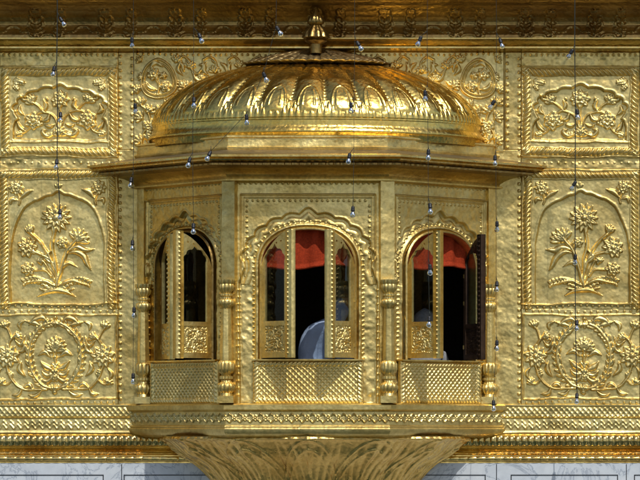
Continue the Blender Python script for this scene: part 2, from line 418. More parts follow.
# ---- upper panel: spray of flowers under a broad cusped arch
def cusps(cx, cy, a, b, n, amp, tip, k=10, t0=0, t1=PI):
    pts = []
    for i in range(n):
        for j in range(k):
            q = (i + j / k) / n; th = t0 + (t1 - t0) * q
            f = 1 + amp * math.sin(PI * j / k)
            r = tip * math.exp(-((th - PI / 2) / .09) ** 2)
            pts.append((cx - a * f * math.cos(th), cy - (b * f + r) * math.sin(th)))
    th = t1; pts.append((cx - a * math.cos(th), cy - b * math.sin(th)))
    return pts
def panel_upper(sd_=0):
    hf = HF(0, 118, 66, 158, .5, 1.8, sd_ + 2); hf.rough(.7, 22, sd_ + 13); hf.rough(.25, 6, sd_ + 14)
    arch = [(13, 139), (13, 127), (15, 121), (18.5, 118), (14.5, 112)] + cusps(59.5, 110, 45, 21.5, 9, .07, 2.2) + [(104.5, 112), (100.5, 118), (104, 121), (106, 127), (106, 139)]
    sd = arch_mask_step(hf, arch, 3.4, .9); hf.H += .4 * np.exp(-((sd + 1.6) / 1.0) ** 2)
    hf.freeze(); hf.rope(1, 68.5, 117, 155.5, 8, 3.0, 4.6, 'lrtb')
    hf.hline(67.2, .8, 1.5); hf.vline(117.4, .8, 1.4); hf.hline(156.6, .8, 1.5)
    hf.hline(142, .9, 1.2, 10, 108); hf.vline(9.6, .8, 1.1, 76, 147); hf.vline(108.4, .8, 1.1, 76, 147); hf.freeze()
    st = hf.curve; cx = 59.5
    hf.flower(cx, 99, 9.5, 8, 2.8); hf.lotus(cx, 103, 10, PI/2, 5, 2.4, 2.6)
    st([(cx, 104), (cx, 118), (cx, 128)], 2, 2.2)
    hf.lotus(cx, 135, 9, PI/2, 7, 2.9, 2.5)
    for sg in (-1, 1):
        P = lambda x, y: (cx + sg * x, y)
        st([P(1,128), P(6,116), P(16,111), P(24,113), P(27,119)], 1.8, 2.2)
        st([P(16,111), P(22,105), P(28,101)], 1.8, 2.2)
        hf.lotus(*P(28,102), 9, PI/2 - sg*.5, 6, 2.2, 2.5)
        hf.flower(*P(27,120), 9.5, 6, 2.8, .5)
        st([P(2,132), P(12,136), P(17,131), P(12,129)], 3.6, 2.4, leaf=True)
        hf.leafy(*P(15,137), PI/2 - sg*-.9 if False else (.5 if sg < 0 else PI-.5), 9, 4, 2.2, 3)
        st([P(27,122), P(34,131), P(43,134)], 1.6, 2); hf.leafy(*P(36,132), (PI + .3 if sg < 0 else -.3), 9, 5, 2.3, 3)
        hf.petal(*P(14,101), PI/2, 4, 3, 2); hf.blob(*P(18,123), 2, 1.6)
        st([P(10,113), P(13,119), P(19,120)], 3.8, 2.3, leaf=True); st([P(18,111), P(14,105), P(17,99)], 3.6, 2.2, leaf=True)
        st([P(36,114), P(41,110), P(40,104)], 3.8, 2.2, leaf=True); st([P(34,131), P(40,127), P(43,120)], 3.8, 2.2, leaf=True)
        st([P(5,124), P(10,126), P(15,124)], 3.2, 2.2, leaf=True); st([P(30,100), P(37,99), P(40,95)], 3.2, 2.0, leaf=True)
        hf.leafy(*P(47,81), (-.2 if sg < 0 else PI+.2), 13, 6, 2.4, 4); hf.leafy(*P(46,83), (-1.0 if sg < 0 else PI+1.0), 10, 5, 2.2, 3)
    return hf
# ---- lower panel: wreath with a lotus, half flowers at the ends
def panel_lower(sd_=0):
    hf = HF(0, 118, 309, 404, .5, 1.8, sd_ + 3); hf.rough(.8, 24, sd_ + 23); hf.rough(.25, 6, sd_ + 24); hf.freeze()
    hf.hline(315, 1.0, 1.6, 0, 117); hf.hline(398.5, 1.0, 1.6, 0, 117); hf.vline(116.5, 1.0, 1.6, 315, 398); hf.freeze()
    hf.studs_h(311.5, 3, 117, 6.5, 1.1, 1.2); hf.studs_h(402, 3, 117, 6.5, 1.0, 1.0)
    st = hf.curve; cx = 55.5
    hf.lotus(cx, 350, 13, PI/2, 9, 3.0, 3.0); hf.flower(cx, 343, 6, 7, 2.4); st([(cx,350),(cx,358),(cx,364)], 2.4, 2.4); hf.blob(cx, 356, 2.6, 2.6)
    hf.lotus(cx, 374, 8, PI/2, 5, 2.8, 2.6); hf.lotus(cx, 390, 7, PI/2, 5, 2.4, 2.6); hf.blob(cx, 392, 2.6, 2.4); hf.flower(cx, 377, 5, 6, 2.2)
    hf.lotus(cx, 322, 7, -PI/2, 5, 2.2, 2.4); hf.blob(cx, 318.5, 2, 2)
    for sg in (-1, 1):
        P = lambda x, y: (cx + sg * x, y)
        st([P(2,370), P(9,367), P(15,361)], 4.8, 2.6, leaf=True); st([P(2,374), P(9,375), P(14,370)], 4, 2.4, leaf=True); st([P(1,376), P(8,381), P(13,379)], 4, 2.4, leaf=True)
        w = [P(3,388), P(12,385), P(20,377), P(25,366), P(27,354), P(25,343), P(20,335), P(12,327), P(5,324)]
        st(w, 2.6, 2.6)
        W = catmull(w, 2)
        for k in range(1, len(W) - 1):
            d = W[k+1] - W[k-1]; a = math.atan2(-d[1], d[0])
            hf.petal(W[k][0], W[k][1], a + .55, 9.0 - 2 * (k % 2), 4.0, 2.9, bend=1.5); hf.petal(W[k][0], W[k][1], a - .7, 7.0, 3.4, 2.4)
        st([P(6,324), P(12,318.5), P(20,320), P(26,326)], 4.4, 2.6, leaf=True); st([P(14,326), P(20,324), P(29,322)], 4, 2.4, leaf=True)
        st([P(8,389), P(20,389), P(33,388), P(43,379), P(48,366), P(48,356)], 1.9, 2.3)
        st([P(48,352), P(46,343), P(40,336), P(35,337)], 1.9, 2.3); st([P(44,340), P(48,330), P(53,325)], 1.7, 2.2)
        hf.flower(*P(48,356), 12, 9, 3.0, .2)
        hf.lotus(*P(40,338), 7, PI/2 + sg * 1.0, 5, 1.6, 2.3); hf.lotus(*P(50,328), 8, PI/2 - sg*.2, 5, 1.8, 2.4)
        st([P(22,389), P(27,384), P(33,388)], 3.4, 2.2, leaf=True); hf.lotus(*P(52,384), 6.5, PI/2 - sg*.5, 5, 2.0, 2.3); st([P(43,379), P(48,384), P(52,384)], 1.6, 2)
        hf.leafy(*P(42,377), PI/2 - sg*.5 + .2, 9, 4, 2.2, 3)
        st([P(4,357), P(11,352), P(18,355)], 4.2, 2.3, leaf=True); st([P(3,364), P(-1,367)], 3, 2)
        st([P(30,376), P(36,369), P(35,361)], 4.2, 2.4, leaf=True); st([P(30,342), P(33,350), P(38,352)], 3.6, 2.2, leaf=True)
        st([P(33,388), P(36,394), P(43,394)], 3.4, 2.2, leaf=True); st([P(41,340), P(35,345), P(30,336)], 3.2, 2.2, leaf=True)
        st([P(53,368), P(57,374), P(55,380)], 3.2, 2.2, leaf=True); st([P(13,390), P(19,395), P(26,394)], 3.2, 2.1, leaf=True)
        st([P(29,321), P(35,325), P(34,331)], 3.2, 2.1, leaf=True)
    return hf
PANELS = {}
for nm, fn in (('middle', panel_middle), ('upper', panel_upper), ('lower', panel_lower)):
    hf = fn(); hf2 = fn(500); descr = {'middle': 'tall panel with a flowering plant under a pointed arch', 'upper': 'low panel with a flower spray under a broad cusped arch',
                        'lower': 'panel with a leafy wreath round a lotus'}[nm]
    o = hf.mesh('relief_panel', wallmap(1.2), GOLD_PANEL, wall, gain=1.35, skirt=11); o['label'] = descr + ', left side'
    o2 = hf2.mesh('relief_panel', wallmap(1.2, 639.5), GOLD_PANEL, wall, flip=True, gain=1.35, skirt=11); o2['label'] = descr + ', right side'
    PANELS[nm] = (o, o2)
    for src, dx in ((o, -1.34), (o2, 1.34)):            # the next pair of panels, beyond the picture's edges
        c = src.copy(); c.location.x += dx; link(c, wall); c['label'] = descr + ', outermost'

# ---- studded vertical strips beside the bay
def strip(y0, y1, x0, x1, seed):
    hf = HF(x0, x1, y0, y1, .6); hf.rough(.9, 14, seed); hf.rough(.3, 5, seed + 1); hf.freeze()
    c = (x0 + x1) / 2
    y = y0 + 4
    while y < y1: hf.blob(x0 + 2.0, y, 1.5, 1.5); hf.blob(x1 - 2.0, y + 2, 1.5, 1.5); y += 7
    return hf
for k, (x0, x1) in enumerate(((118.4, 150), (490, 521.1))):
    strip(150, 405, x0, x1, 31 + k).mesh('studded_strip', wallmap(0.6), GOLD, wall)
for k, (x0, x1) in enumerate(((118.4, 134), (505.5, 521.1))):
    strip(52.5, 149.6, x0, x1, 41 + k).mesh('studded_strip', wallmap(0.6), GOLD, wall)
for k, (x0, x1) in enumerate(((-15.6, -.4), (639.9, 655))):
    strip(52.5, 405, x0, x1, 51 + k).mesh('studded_strip', wallmap(0.6), GOLD, wall)
hf = HF(0, 118, 52.5, 66, .6); hf.rough(1.2, 9, 61); hf.freeze(); hf.studs_h(55, 4, 116, 5.5, 1.2, 1.5)
hf.mesh('studded_strip', wallmap(.6), GOLD, wall); hf.mesh('studded_strip', wallmap(.6, 639.5), GOLD, wall, flip=True)
hf = HF(0, 118, 158, 169, .6); hf.rough(1.2, 9, 62); hf.freeze(); hf.studs_h(163, 4, 116, 7, 1.0, 1.0)
hf.mesh('studded_strip', wallmap(.4), GOLD, wall); hf.mesh('studded_strip', wallmap(.4, 639.5), GOLD, wall, flip=True)

# ---- spandrels behind the dome: medallion and vine scroll
def spandrel():
    hf = HF(134, 318.5, 52.5, 152, .5, 1.6, 71); hf.rough(.7, 18, 71); hf.rough(.3, 5, 72); hf.freeze()
    hf.studs_h(55, 138, 318, 5.5, 1.1, 1.4)
    st = hf.curve
    for r, w in ((1.0, 1.7), (.82, 1.2)):
        st([(159 + 17.5*r*math.cos(t)+2*math.sin(2*t), 79 + 19*r*math.sin(t)) for t in np.linspace(0, 2*PI, 22)], w, 2.2)
    hf.flower(154, 74, 7, 7, 2.6); hf.flower(166, 87, 5.5, 6, 2.4); hf.flower(164, 76, 4, 5, 2.2)
    st([(158,94),(160,86),(156,78)], 1.7, 2); st([(158,90),(150,88),(146,82)], 3.6, 2.2, leaf=True); st([(150,68),(156,63),(164,67)], 3.4, 2, leaf=True)
    hf.lotus(177, 97, 6, -.4, 5, 2, 2.4); hf.lotus(141, 62, 6, 2.4, 5, 2.2, 2.4); hf.lotus(142, 78, 6, PI, 5, 2.2, 2.2)
    x = 178
    for k in range(6):
        xx = x + 25 * k; up = k % 2
        st([(xx, 60), (xx+6, 57), (xx+12, 62), (xx+14, 69), (xx+20, 74), (xx+25, 68), (xx+25, 60)] if True else [], 1.8, 2.2)
        hf.lotus(xx + 12, 72 if up else 68, 7.5, PI/2 + (.2 if up else -.2), 6, 2.5, 2.5)
        st([(xx+3, 62), (xx+1, 70), (xx+6, 76)], 3.6, 2.3, leaf=True); st([(xx+14, 70), (xx+20, 80), (xx+27, 80)], 3.4, 2.2, leaf=True)
        hf.flower(xx + 24, 77, 4.6, 6, 2.2); hf.petal(xx+8, 60, -.6, 6, 3, 2); st([(xx-2, 80), (xx+8, 86), (xx+14, 82)], 3.2, 2, leaf=True)
    st([(141,148),(143,134),(150,124),(148,112),(140,104)], 1.8, 2.3)
    for (a, b, c) in ((148,112,1.1),(144,128,.4),(150,124,-.3),(141,104,1.9),(146,138,.2),(158,112,.5),(142,118,2.6),(141,142,2.4)):
        hf.lotus(a, b, 8.5, c, 5, 2.3, 2.6)
    for k in range(7):
        xx = 184 + 21 * k
        hf.lotus(xx, 88 - (k % 2) * 4, 8, PI / 2 + .7 * (-1) ** k, 6, 2.6, 2.4); st([(xx, 90), (xx + 9, 94), (xx + 16, 88)], 3.8, 2.2, leaf=True)
        st([(xx - 6, 62 + (k % 2) * 3), (xx - 1, 66), (xx + 1, 73)], 3.4, 2.2, leaf=True)
    for (a, b, c) in ((166, 106, .6), (163, 124, 1.4), (148, 140, 1.0), (137, 92, 2.0), (182, 106, .9), (176, 62, 1.2)): hf.lotus(a, b, 7.5, c, 6, 2.4, 2.3)
    hf.flower(152, 130, 6, 7, 2.4); hf.leafy(157, 118, .8, 10, 5, 2.4, 3)
    return hf
hf = spandrel()
hf.mesh('spandrel_panel', wallmap(1.0), GOLD_PANEL, wall, gain=1.3, skirt=11); hf.mesh('spandrel_panel', wallmap(1.0, 637.4), GOLD_PANEL, wall, flip=True, gain=1.3, skirt=11)

# ---- frieze bands of diamonds at the foot of the gilding
def frieze(U, R):
    h = 0 * U
    u = U / 7.0
    a = np.abs(((U + (R - 411) * .9) / 5.4) % 1 - .5); b = np.abs(((U - (R - 411) * .9) / 5.4) % 1 - .5)
    m = (R > 407.5) & (R < 416.5); h += np.where(m, 1.0 * np.maximum(sstep(1 - a * 4), sstep(1 - b * 4)), 0)
    z = np.abs((U / 7.2) % 1 - .5) * 9; m = (R > 418.5) & (R < 431)
    h += np.where(m, 1.1 * np.maximum(sstep(1 - np.abs(R - 420.3 - z) / 1.3), sstep(1 - np.abs(R - 424.3 - z) / 1.3)), 0)
    h += .5 * np.sin(U * .11) * np.sin(R * .4)
    return h
wall_mould('diamond_frieze', [(.012, 404), (.03, 404.6), (.03, 406.2), (.02, 407), (.02, 417), (.032, 417.6), (.02, 418.4), (.02, 431), (.028, 431.6), (.028, 433), (-.02, 433.4)], -160, 800, GOLD_PANEL, wall, frieze)
def leafmould(U, R):
    m = (R > 434.6) & (R < 445.6); p = (U / 6.2) % 1; q = (R - 434.6) / 11
    return np.where(m, 1.6 * np.sqrt(np.clip(1 - ((p - .5) * 2 / (1.02 - .5 * q)) ** 2, 0, 1)) * np.sin(PI * np.clip(q, .05, 1)), 0)
wall_mould('leaf_moulding', [(-.02, 433.4), (.045, 433.8), (.068, 435.5), (.080, 438), (.084, 441), (.080, 445.5), (.03, 446.4), (.022, 448)], -160, 800, GOLD_SMOOTH, wall, leafmould)
def beadm(U, R):
    return np.where((R > 456.6) & (R < 460.4), .9 * np.abs(np.sin(PI * U / 9)) ** .35, 0)
wall_mould('base_moulding', [(.022, 448), (.05, 451), (.085, 452), (.095, 453.2), (.085, 454.6), (.055, 455.2), (.055, 456), (.10, 456.4), (.105, 458.5), (.10, 460.8), (.06, 461.6), (.06, 463)], -160, 800, GOLD_SMOOTH, wall, beadm, ystep=.6, ustep=.8)

# ---- cornice
def cornice_relief():
    hf = HF(0, 69.5, 8, 44, .55); hf.freeze(); st = hf.curve
    for cx, sg in ((39, 1), (66, -1)):
        for k in range(4):
            y = 35 - 5.5 * k; w = 8 - 1.1 * k
            for q in (-1, 1):
                st([(cx, y + 2), (cx + q * w * .7, y), (cx + q * w, y - 4), (cx + q * w * .55, y - 5.5)], 2.4, 2.0, leaf=True)
        hf.lotus(cx, 19, 7, PI/2, 5, 1.8, 2)
        st([(cx, 40), (cx, 26), (cx, 14)], 1.6, 1.8)
    st([(39-6, 32), (39-5, 38), (43, 41), (48, 37.5), (57, 37.5), (61, 41), (69, 38), (69.5, 34)], 1.7, 1.7)
    st([(69.5, 34.5), (66, 34)], 1.7, 1.7)
    st([(0, 34), (8, 34), (11, 30), (17, 28.5), (23, 30), (26, 34), (33, 34)], 1.7, 1.7)
    st([(39, 37), (43, 39)], 1.6, 1.4)
    return hf
CR = cornice_relief()
def corn(U, R):
    u = (U % 69.5); i = np.clip((u / 69.5 * (CR.nx - 1)).astype(int), 0, CR.nx - 1)
    j = np.clip(((R - 8) / 36 * (CR.ny - 1)).astype(int), 0, CR.ny - 1)
    return np.where((R > 9) & (R < 41), CR.H[j, i], 0) + .35 * np.sin(U * .07 + R * .1)
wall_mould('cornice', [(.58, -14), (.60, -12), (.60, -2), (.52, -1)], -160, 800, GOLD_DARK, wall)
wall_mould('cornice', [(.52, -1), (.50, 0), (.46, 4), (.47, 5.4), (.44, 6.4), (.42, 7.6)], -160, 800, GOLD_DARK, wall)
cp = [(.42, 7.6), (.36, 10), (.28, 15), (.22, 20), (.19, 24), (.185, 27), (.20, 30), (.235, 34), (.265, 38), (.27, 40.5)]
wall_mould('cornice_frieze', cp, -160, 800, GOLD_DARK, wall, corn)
wall_mould('cornice_moulding', [(.27, 40.5), (.285, 41), (.285, 42.2), (.22, 42.8), (.19, 44), (.15, 46), (.12, 47.6), (.13, 48), (.13, 49.6), (.10, 50.4), (.04, 51.2), (-.01, 52.4)], -160, 800, GOLD_SMOOTH, wall)

# ---- structural wall behind the gilding (solid pieces round the opening of the bay)
bm = bmesh.new()
box(bm, X(-160), BX - 1.62, 0.10, .35, Z(463), Z(-14)); box(bm, BX + 1.62, X(800), 0.10, .35, Z(463), Z(-14))
box(bm, BX - 1.62, BX + 1.62, 0.10, .35, ZF(150), Z(-14)); box(bm, BX - 1.62, BX + 1.62, 0.10, .35, Z(463), ZF(406))
bm_obj('masonry', bm, GOLD, wall)
bm = bmesh.new(); box(bm, X(-160), X(800), -.60, .6, Z(-14), Z(-60)); bm_obj('parapet', bm, GOLD_DARK, wall)
# ---- marble base with black stone inlay
bm = bmesh.new(); box(bm, X(-160), X(800), -.085, .35, -2.5, Z(463) ); bm_obj('marble_base', bm, MARBLE, wall)
def inlay_frame(x0, x1, y0, y1, w=.7):
    bm = bmesh.new(); d = .089
    for a, b, c, e in ((x0, x1, y0, y0 + w), (x0, x1, y1 - w, y1)): box(bm, X(a), X(b), -d, -.084, Z(e), Z(c))
    for a, b in ((x0, x0 + w), (x1 - w, x1)): box(bm, X(a), X(b), -d, -.084, Z(y1 - w - .01), Z(y0 + w + .01))
    return bm_obj('inlay_line', bm, INLAY, wall)
for x0, x1 in ((-150, -20), (-8, 105), (125, 250), (370, 486), (511, 618), (634, 780)): inlay_frame(x0, x1, 474.5, 660, .9)
for x in (-14, 122.6, 496.5, 626):
    bm = bmesh.new(); box(bm, X(x), X(x + .7), -.0885, -.084, -1.9, Z(464)); bm_obj('inlay_line', bm, INLAY, wall)

# =================================================================== the bay window
bay = thing('bay_window', 'gilded three sided bay window with ribbed dome and cusped arch openings', 'bay window', (BX, 0, ZF(437)))

SP = ((plan(0)[0], plan(0)[1]), (plan(0)[1], plan(0)[2]), (plan(0)[2], plan(0)[3]))
def facet_frame(i):
    a, b = np.array(SP[i][0]), np.array(SP[i][1]); L = np.hypot(*(b - a)); d = (b - a) / L; n = np.array([d[1], -d[0]])
    if n[1] > 0: n = -n
    return (a + b) / 2, d, n, L
def facetmap(i, off=0.0):
    c, d, n, L = facet_frame(i)
    def fn(x, y, h):
        o = (h + off) / 100; u = x / 100
        return np.stack([c[0] + d[0] * u + n[0] * o, c[1] + d[1] * u + n[1] * o, CAMZ + ((480 - y) / 100 - CAMZ) * (CAMD - 1) / CAMD], -1)
    return fn
SPRING = 266
def opening(a, top=229, bot=359):
    b = SPRING - top; pts = [(-a, bot), (-a, 320)]
    for k in range(33):
        th = PI * k / 32; c, s_ = math.cos(th), math.sin(th)
        pts.append((-a * math.copysign(abs(c) ** .86, c), SPRING - b * abs(s_) ** .92))
    pts += [(a, 320), (a, bot)]; return pts
def facet(i):
    c, d, n, L = facet_frame(i); hl = L * 50; a = 45.5
    hf = HF(-hl, hl, 177, 404, .5); hf.rough(.8, 22, 80 + i); hf.rough(.25, 4.5, 84 + i)
    A = a + 16.5 if i == 1 else a + 12.5
    outer = [(-A - 5, 283), (-A + .5, 268)] + cusps(0, 262, A, 48, 11, .055, 3.5) + [(A - .5, 268), (A + 5, 283)]
    poly = outer + [(A + 4, 404.5), (-A - 4, 404.5)]
    sd = hf.inside(poly)
    hf.H -= 3.6 * sstep(sd / .9 + .5)                    # recessed arch field with a crisp cusped edge
    hf.H += .5 * np.exp(-((sd + 1.5) / 1.0) ** 2)
    lump = fbm(hf.ny, hf.nx, 13, 90 + i, 2)
    hf.H += np.where((sd > 2) & (hf.Y > 285), .9 * lump, 0)
    op = opening(a); so = hf.inside(op)
    hf.H += 3.0 * sstep(1 - np.abs(so + 4.2) / 4.2) * (hf.Y < 360)      # bead round the opening
    hf.H += np.where((so < -8) & (sd > 3) & (hf.Y < 285), 1.4 * np.sin(np.clip((sd - 3) / 7, 0, 1) * PI), 0)
    hf.freeze()
    fx = hl - 11                                                      # frame round the field
    hf.hline(194.5, 1.1, 2.6, -fx, fx); hf.hline(197.5, .8, 1.2, -fx + 3, fx - 3)
    for sg in (-1, 1): hf.vline(sg * fx, 1.1, 2.4, 194.5, 284); hf.vline(sg * (fx - 3.2), .8, 1.2, 197.5, 276)
    hf.hline(179.6, 1.0, 2.0); hf.freeze()
    hf.studs_h(183, -hl + 10, hl - 9, 5.2, 1.3, 1.6); hf.studs_h(200.5, -fx + 6, fx - 5, 5.2, 1.2, 1.4)
    for sg in (-1, 1): hf.studs_v(sg * (fx - 5.6), 206, 262, 5.2, 1.2, 1.4); hf.studs_v(sg * (hl - 9.2), 290, 400, 7, 1.3, 1.4)
    P = [np.array(p) for p in op]
    acc = 0
    for p, q in zip(P[:-1], P[1:]):                                   # small beads along the arch edge
        sl = np.hypot(*(q - p)); nrm = np.array([(q - p)[1], -(q - p)[0]]) / (sl + 1e-9)
        t = acc
        while t < sl: z = p + (q - p) * t / sl + nrm * 7.8 * 1; hf.blob(z[0], z[1], 1.15, 1.2); t += 4.6
        acc = t - sl
    o = hf.mesh('arched_face', facetmap(i), (GOLD_WARM, GOLD, GOLD)[i], bay, hole=so, skirt=6)  # left face takes the browner gold, its reflection painted in
    # reveal of the arch: a strip running from the bead back into the wall
    fm = facetmap(i); P = catmull(op, 2); V = []; prof = ((1.6, 1.4), (.4, 2.6), (-.5, 2.4), (-.9, 0), (-.9, -9), (1.5, -9.2))
    for k, p in enumerate(P):
        q0, q1 = P[max(0, k-1)], P[min(len(P)-1, k+1)]; t = (q1 - q0) / (np.hypot(*(q1 - q0)) + 1e-9); nr = np.array([t[1], -t[0]])
        for (e, h) in prof:
            z = p + nr * e; V.append(fm(np.array(z[0]), np.array(z[1]), np.array(h)))
    m = len(prof); F = [(k*m+j, k*m+j+1, (k+1)*m+j+1, (k+1)*m+j) for k in range(len(P)-1) for j in range(m-1)]
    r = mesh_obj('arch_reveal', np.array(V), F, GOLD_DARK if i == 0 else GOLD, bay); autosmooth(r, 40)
    # lattice apron under the opening
    w = a + 8; hf = HF(-w, w, 360.5, 403.5, .45); hf.rough(.4, 6, 100 + i); hf.freeze()
    x0, y0, x1, y1 = -w + 6, 367, w - 6, 398.5
    p1 = (hf.X + hf.Y * 1.0) / 5.6; p2 = (hf.X - hf.Y * 1.0) / 5.6
    lat = np.maximum(sstep(1 - np.abs(p1 % 1 - .5) * 4.2), sstep(1 - np.abs(p2 % 1 - .5) * 4.2))
    ins = (hf.X > x0) & (hf.X < x1) & (hf.Y > y0) & (hf.Y < y1)
    hf.H += np.where(ins, 1.15 * lat - .6, 0); hf.freeze()
    hf.rope(-w + .6, 361.4, w - .6, 402.8, 5, 1.8, 4.0, 'lrtb')
    hf.mesh('lattice_panel', facetmap(i, 1.8), GOLD_PANEL, bay, skirt=4)
    # sill
    bm = bmesh.new(); s0 = a + 9
    q = [fm(np.array(u), np.array(v), np.array(h)) for u in (-s0, s0) for v, h in ((359.2, -9), (359.2, 5.4), (360.6, 5.4), (361.2, -9))]
    vs = [bm.verts.new(tuple(z)) for z in q]
    for f in ((0,1,2,3), (7,6,5,4), (0,4,5,1), (1,5,6,2), (2,6,7,3), (3,7,4,0)): bm.faces.new([vs[j] for j in f])
    bm_obj('sill', bm, GOLD_SMOOTH, bay)
for i in range(3): facet(i)

# ---- corner strips above the columns and the columns themselves
corners = [plan(0)[0], plan(0)[1], plan(0)[2], plan(0)[3]]
def corner_dirs(k):
    if k == 0: return np.array([-.7071, -.7071]), np.array([-.7071, -.7071])
    if k == 3: return np.array([.7071, -.7071]), np.array([.7071, -.7071])
    s = -1 if k == 1 else 1
    return np.array([s * .38268, -.92388]), None
def corner_strip(k, e, w, y0, y1, name='corner_pilaster', seed=0):
    cx, cy = corners[k]
    if k in (1, 2):
        s = -1 if k == 1 else 1
        bis = np.array([s * .38268, -.92388]); t = np.array([.92388, s * .38268]); c = np.array([cx, cy])
        pl = [c - t * w - bis * .04, c - t * w + bis * e, c + t * w + bis * e, c + t * w - bis * .04]
    else:
        s = -1 if k == 0 else 1
        n = np.array([s * .7071, -.7071]); d = np.array([-s * .7071, -.7071]); c = np.array([cx, cy])
        pl = [c - d * .02 - n * .02, c - d * .02 + n * e, c + d * (w * 1.3) + n * e, c + d * (w * 1.3) - n * .02]
    ny = int((y1 - y0) / 1.5); rs = np.random.RandomState(seed + k); nz = fbm(ny + 1, 12, 4, seed + k)
    V = []; pts = []
    for a, b in zip(pl[:-1], pl[1:]):
        n = max(1, int(np.hypot(*(b - a)) / .015))
        for t in range(n): pts.append(a + (b - a) * t / n)
    pts.append(pl[-1]); out = np.array(pl).mean(0); 
    nz = fbm(ny + 1, len(pts), 5, seed + k)
    for j in range(ny + 1):
        y = y0 + (y1 - y0) * j / ny
        for i_, p in enumerate(pts):
            v = p + (p - (np.array([cx, cy]) - np.array([0, -.2]))) * .03 * nz[j, i_]
            V.append((v[0], v[1], ZF(y)))
    m = len(pts); F = np.array([(j*m+i_, j*m+i_+1, (j+1)*m+i_+1, (j+1)*m+i_) for j in range(ny) for i_ in range(m - 1)])
    o = mesh_obj(name, V, F, GOLD, bay); return autosmooth(o, 38)
for k in range(4): corner_strip(k, .034, .07, 180.5, 281, seed=110)
for k in range(4): corner_strip(k, .012, .07, 281, 403, seed=120)
def column(k):
    cx, cy = corners[k]
    o = {0: (.035, -.075), 1: (-.028, -.058), 2: (.028, -.058), 3: (-.035, -.075)}[k]
    loc = (cx + o[0], cy + o[1], 0)
    z = lambda y: ZF(y)
    fl = lambda n, a: (lambda th, i: 1 + 1.7 * a * (abs(math.cos(n * th / 2)) - .5))
    cap = [(zz, rr * .88) for zz, rr in [(z(309), .050), (z(307), .055), (z(305.5), .078), (z(302), .082), (z(300), .074), (z(298.8), .050), (z(297), .048), (z(296), .066), (z(294.4), .066), (z(293.4), .050), (z(292), .056), (z(290), .074), (z(286.5), .084), (z(284.5), .074), (z(283), .086), (z(280), .090)]]
    col = lathe('column', [(z(362), .056), (z(355), .058), (z(335), .054), (z(310), .048), (z(309.2), .048)], GOLD, bay, loc, 48, lambda th, i: 1 / max(abs(math.cos(((th + PI/8) % (PI/4)) - PI/8)), .9))
    lathe('capital', cap, GOLD, col, loc, 48, fl(16, .10))
    base = [(zz, rr * .9) for zz, rr in [(z(403), .085), (z(396), .085), (z(395.8), .072), (z(393), .060), (z(391), .078), (z(387), .095), (z(383.5), .080), (z(382), .052), (z(380), .048), (z(379), .066), (z(376.5), .066), (z(375.5), .048), (z(374), .050), (z(372.5), .074), (z(369), .084), (z(364), .082), (z(361.5), .070), (z(360.5), .054)]]
    lathe('base', base, GOLD, col, loc, 48, lambda th, i: fl(16, .12)(th, i) if i > 2 else 1, sq=lambda i: i < 2)
for k in range(4): column(k)

# ---- cove and cornice under the eave, the eave itself, band above
def dent(u, R, sg, hl): return np.where((R > 171.0) & (R < 172.6), 1.4 * (np.abs(np.sin(PI * u / 5.0)) > .5), 0)
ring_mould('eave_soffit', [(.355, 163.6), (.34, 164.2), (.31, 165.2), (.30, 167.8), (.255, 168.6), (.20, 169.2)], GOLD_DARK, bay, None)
def dent2(u, R, sg, hl): return np.where((R > 165.4) & (R < 167.6), 1.5 * (abs(math.sin(PI * u / 6.0)) > .55), 0)
ring_mould('cove_moulding', [(.20, 169.2), (.17, 170), (.125, 171.5), (.085, 174), (.055, 177), (.05, 179), (.075, 179.6), (.075, 181), (.03, 182), (.015, 183)], GOLD_WARM, bay, None)
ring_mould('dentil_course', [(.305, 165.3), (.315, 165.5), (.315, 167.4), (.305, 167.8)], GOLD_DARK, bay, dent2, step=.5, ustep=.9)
ring_mould('eave_edge', [(.355, 163.6), (.375, 163), (.38, 161.8), (.36, 160.8), (.365, 160.2), (.385, 159.8), (.385, 157.6), (.37, 157)], GOLD_SMOOTH, bay)
ring_mould('eave_roof', [(.37, 157), (.30, 155.8), (.18, 153), (.08, 150.6), (.03, 150)], GOLD_DUSTY, bay)
def bandr(u, R, sg, hl): return .35 * np.sin(u * .13 + R * .3 + sg) + np.where((R > 139.4) & (R < 141.4), 1.0 * max(0, 1 - abs((u / 7.5) % 1 - .5) * 5), 0)
ring_mould('dome_band', [(.03, 156), (.045, 150), (.055, 148.4), (.055, 147), (.035, 146.4), (.03, 138.4), (.05, 137.6), (.05, 136), (.0, 135), (-.2, 134.9), (-.5, 134.8), (-.95, 134.7)], GOLD, bay, bandr, step=1.0, ustep=1.6)
# floor and ceiling inside the bay, closed room behind
def slab(name, e, y0, y1, mat, parent):
    bm = bmesh.new(); p = plan(e); z0, z1 = ZF(y1), ZF(y0)
    a = [bm.verts.new((x, y, z0)) for x, y in p]; b = [bm.verts.new((x, y, z1)) for x, y in p]
    bm.faces.new(a[::-1]); bm.faces.new(b)
    for i in range(4): bm.faces.new((a[i], a[(i+1)%4], b[(i+1)%4], b[i]))
    return bm_obj(name, bm, mat, parent)
slab('ceiling', -.04, 170, 177, ROOM, bay); slab('floor_slab', -.04, 404, 412, ROOM, bay)

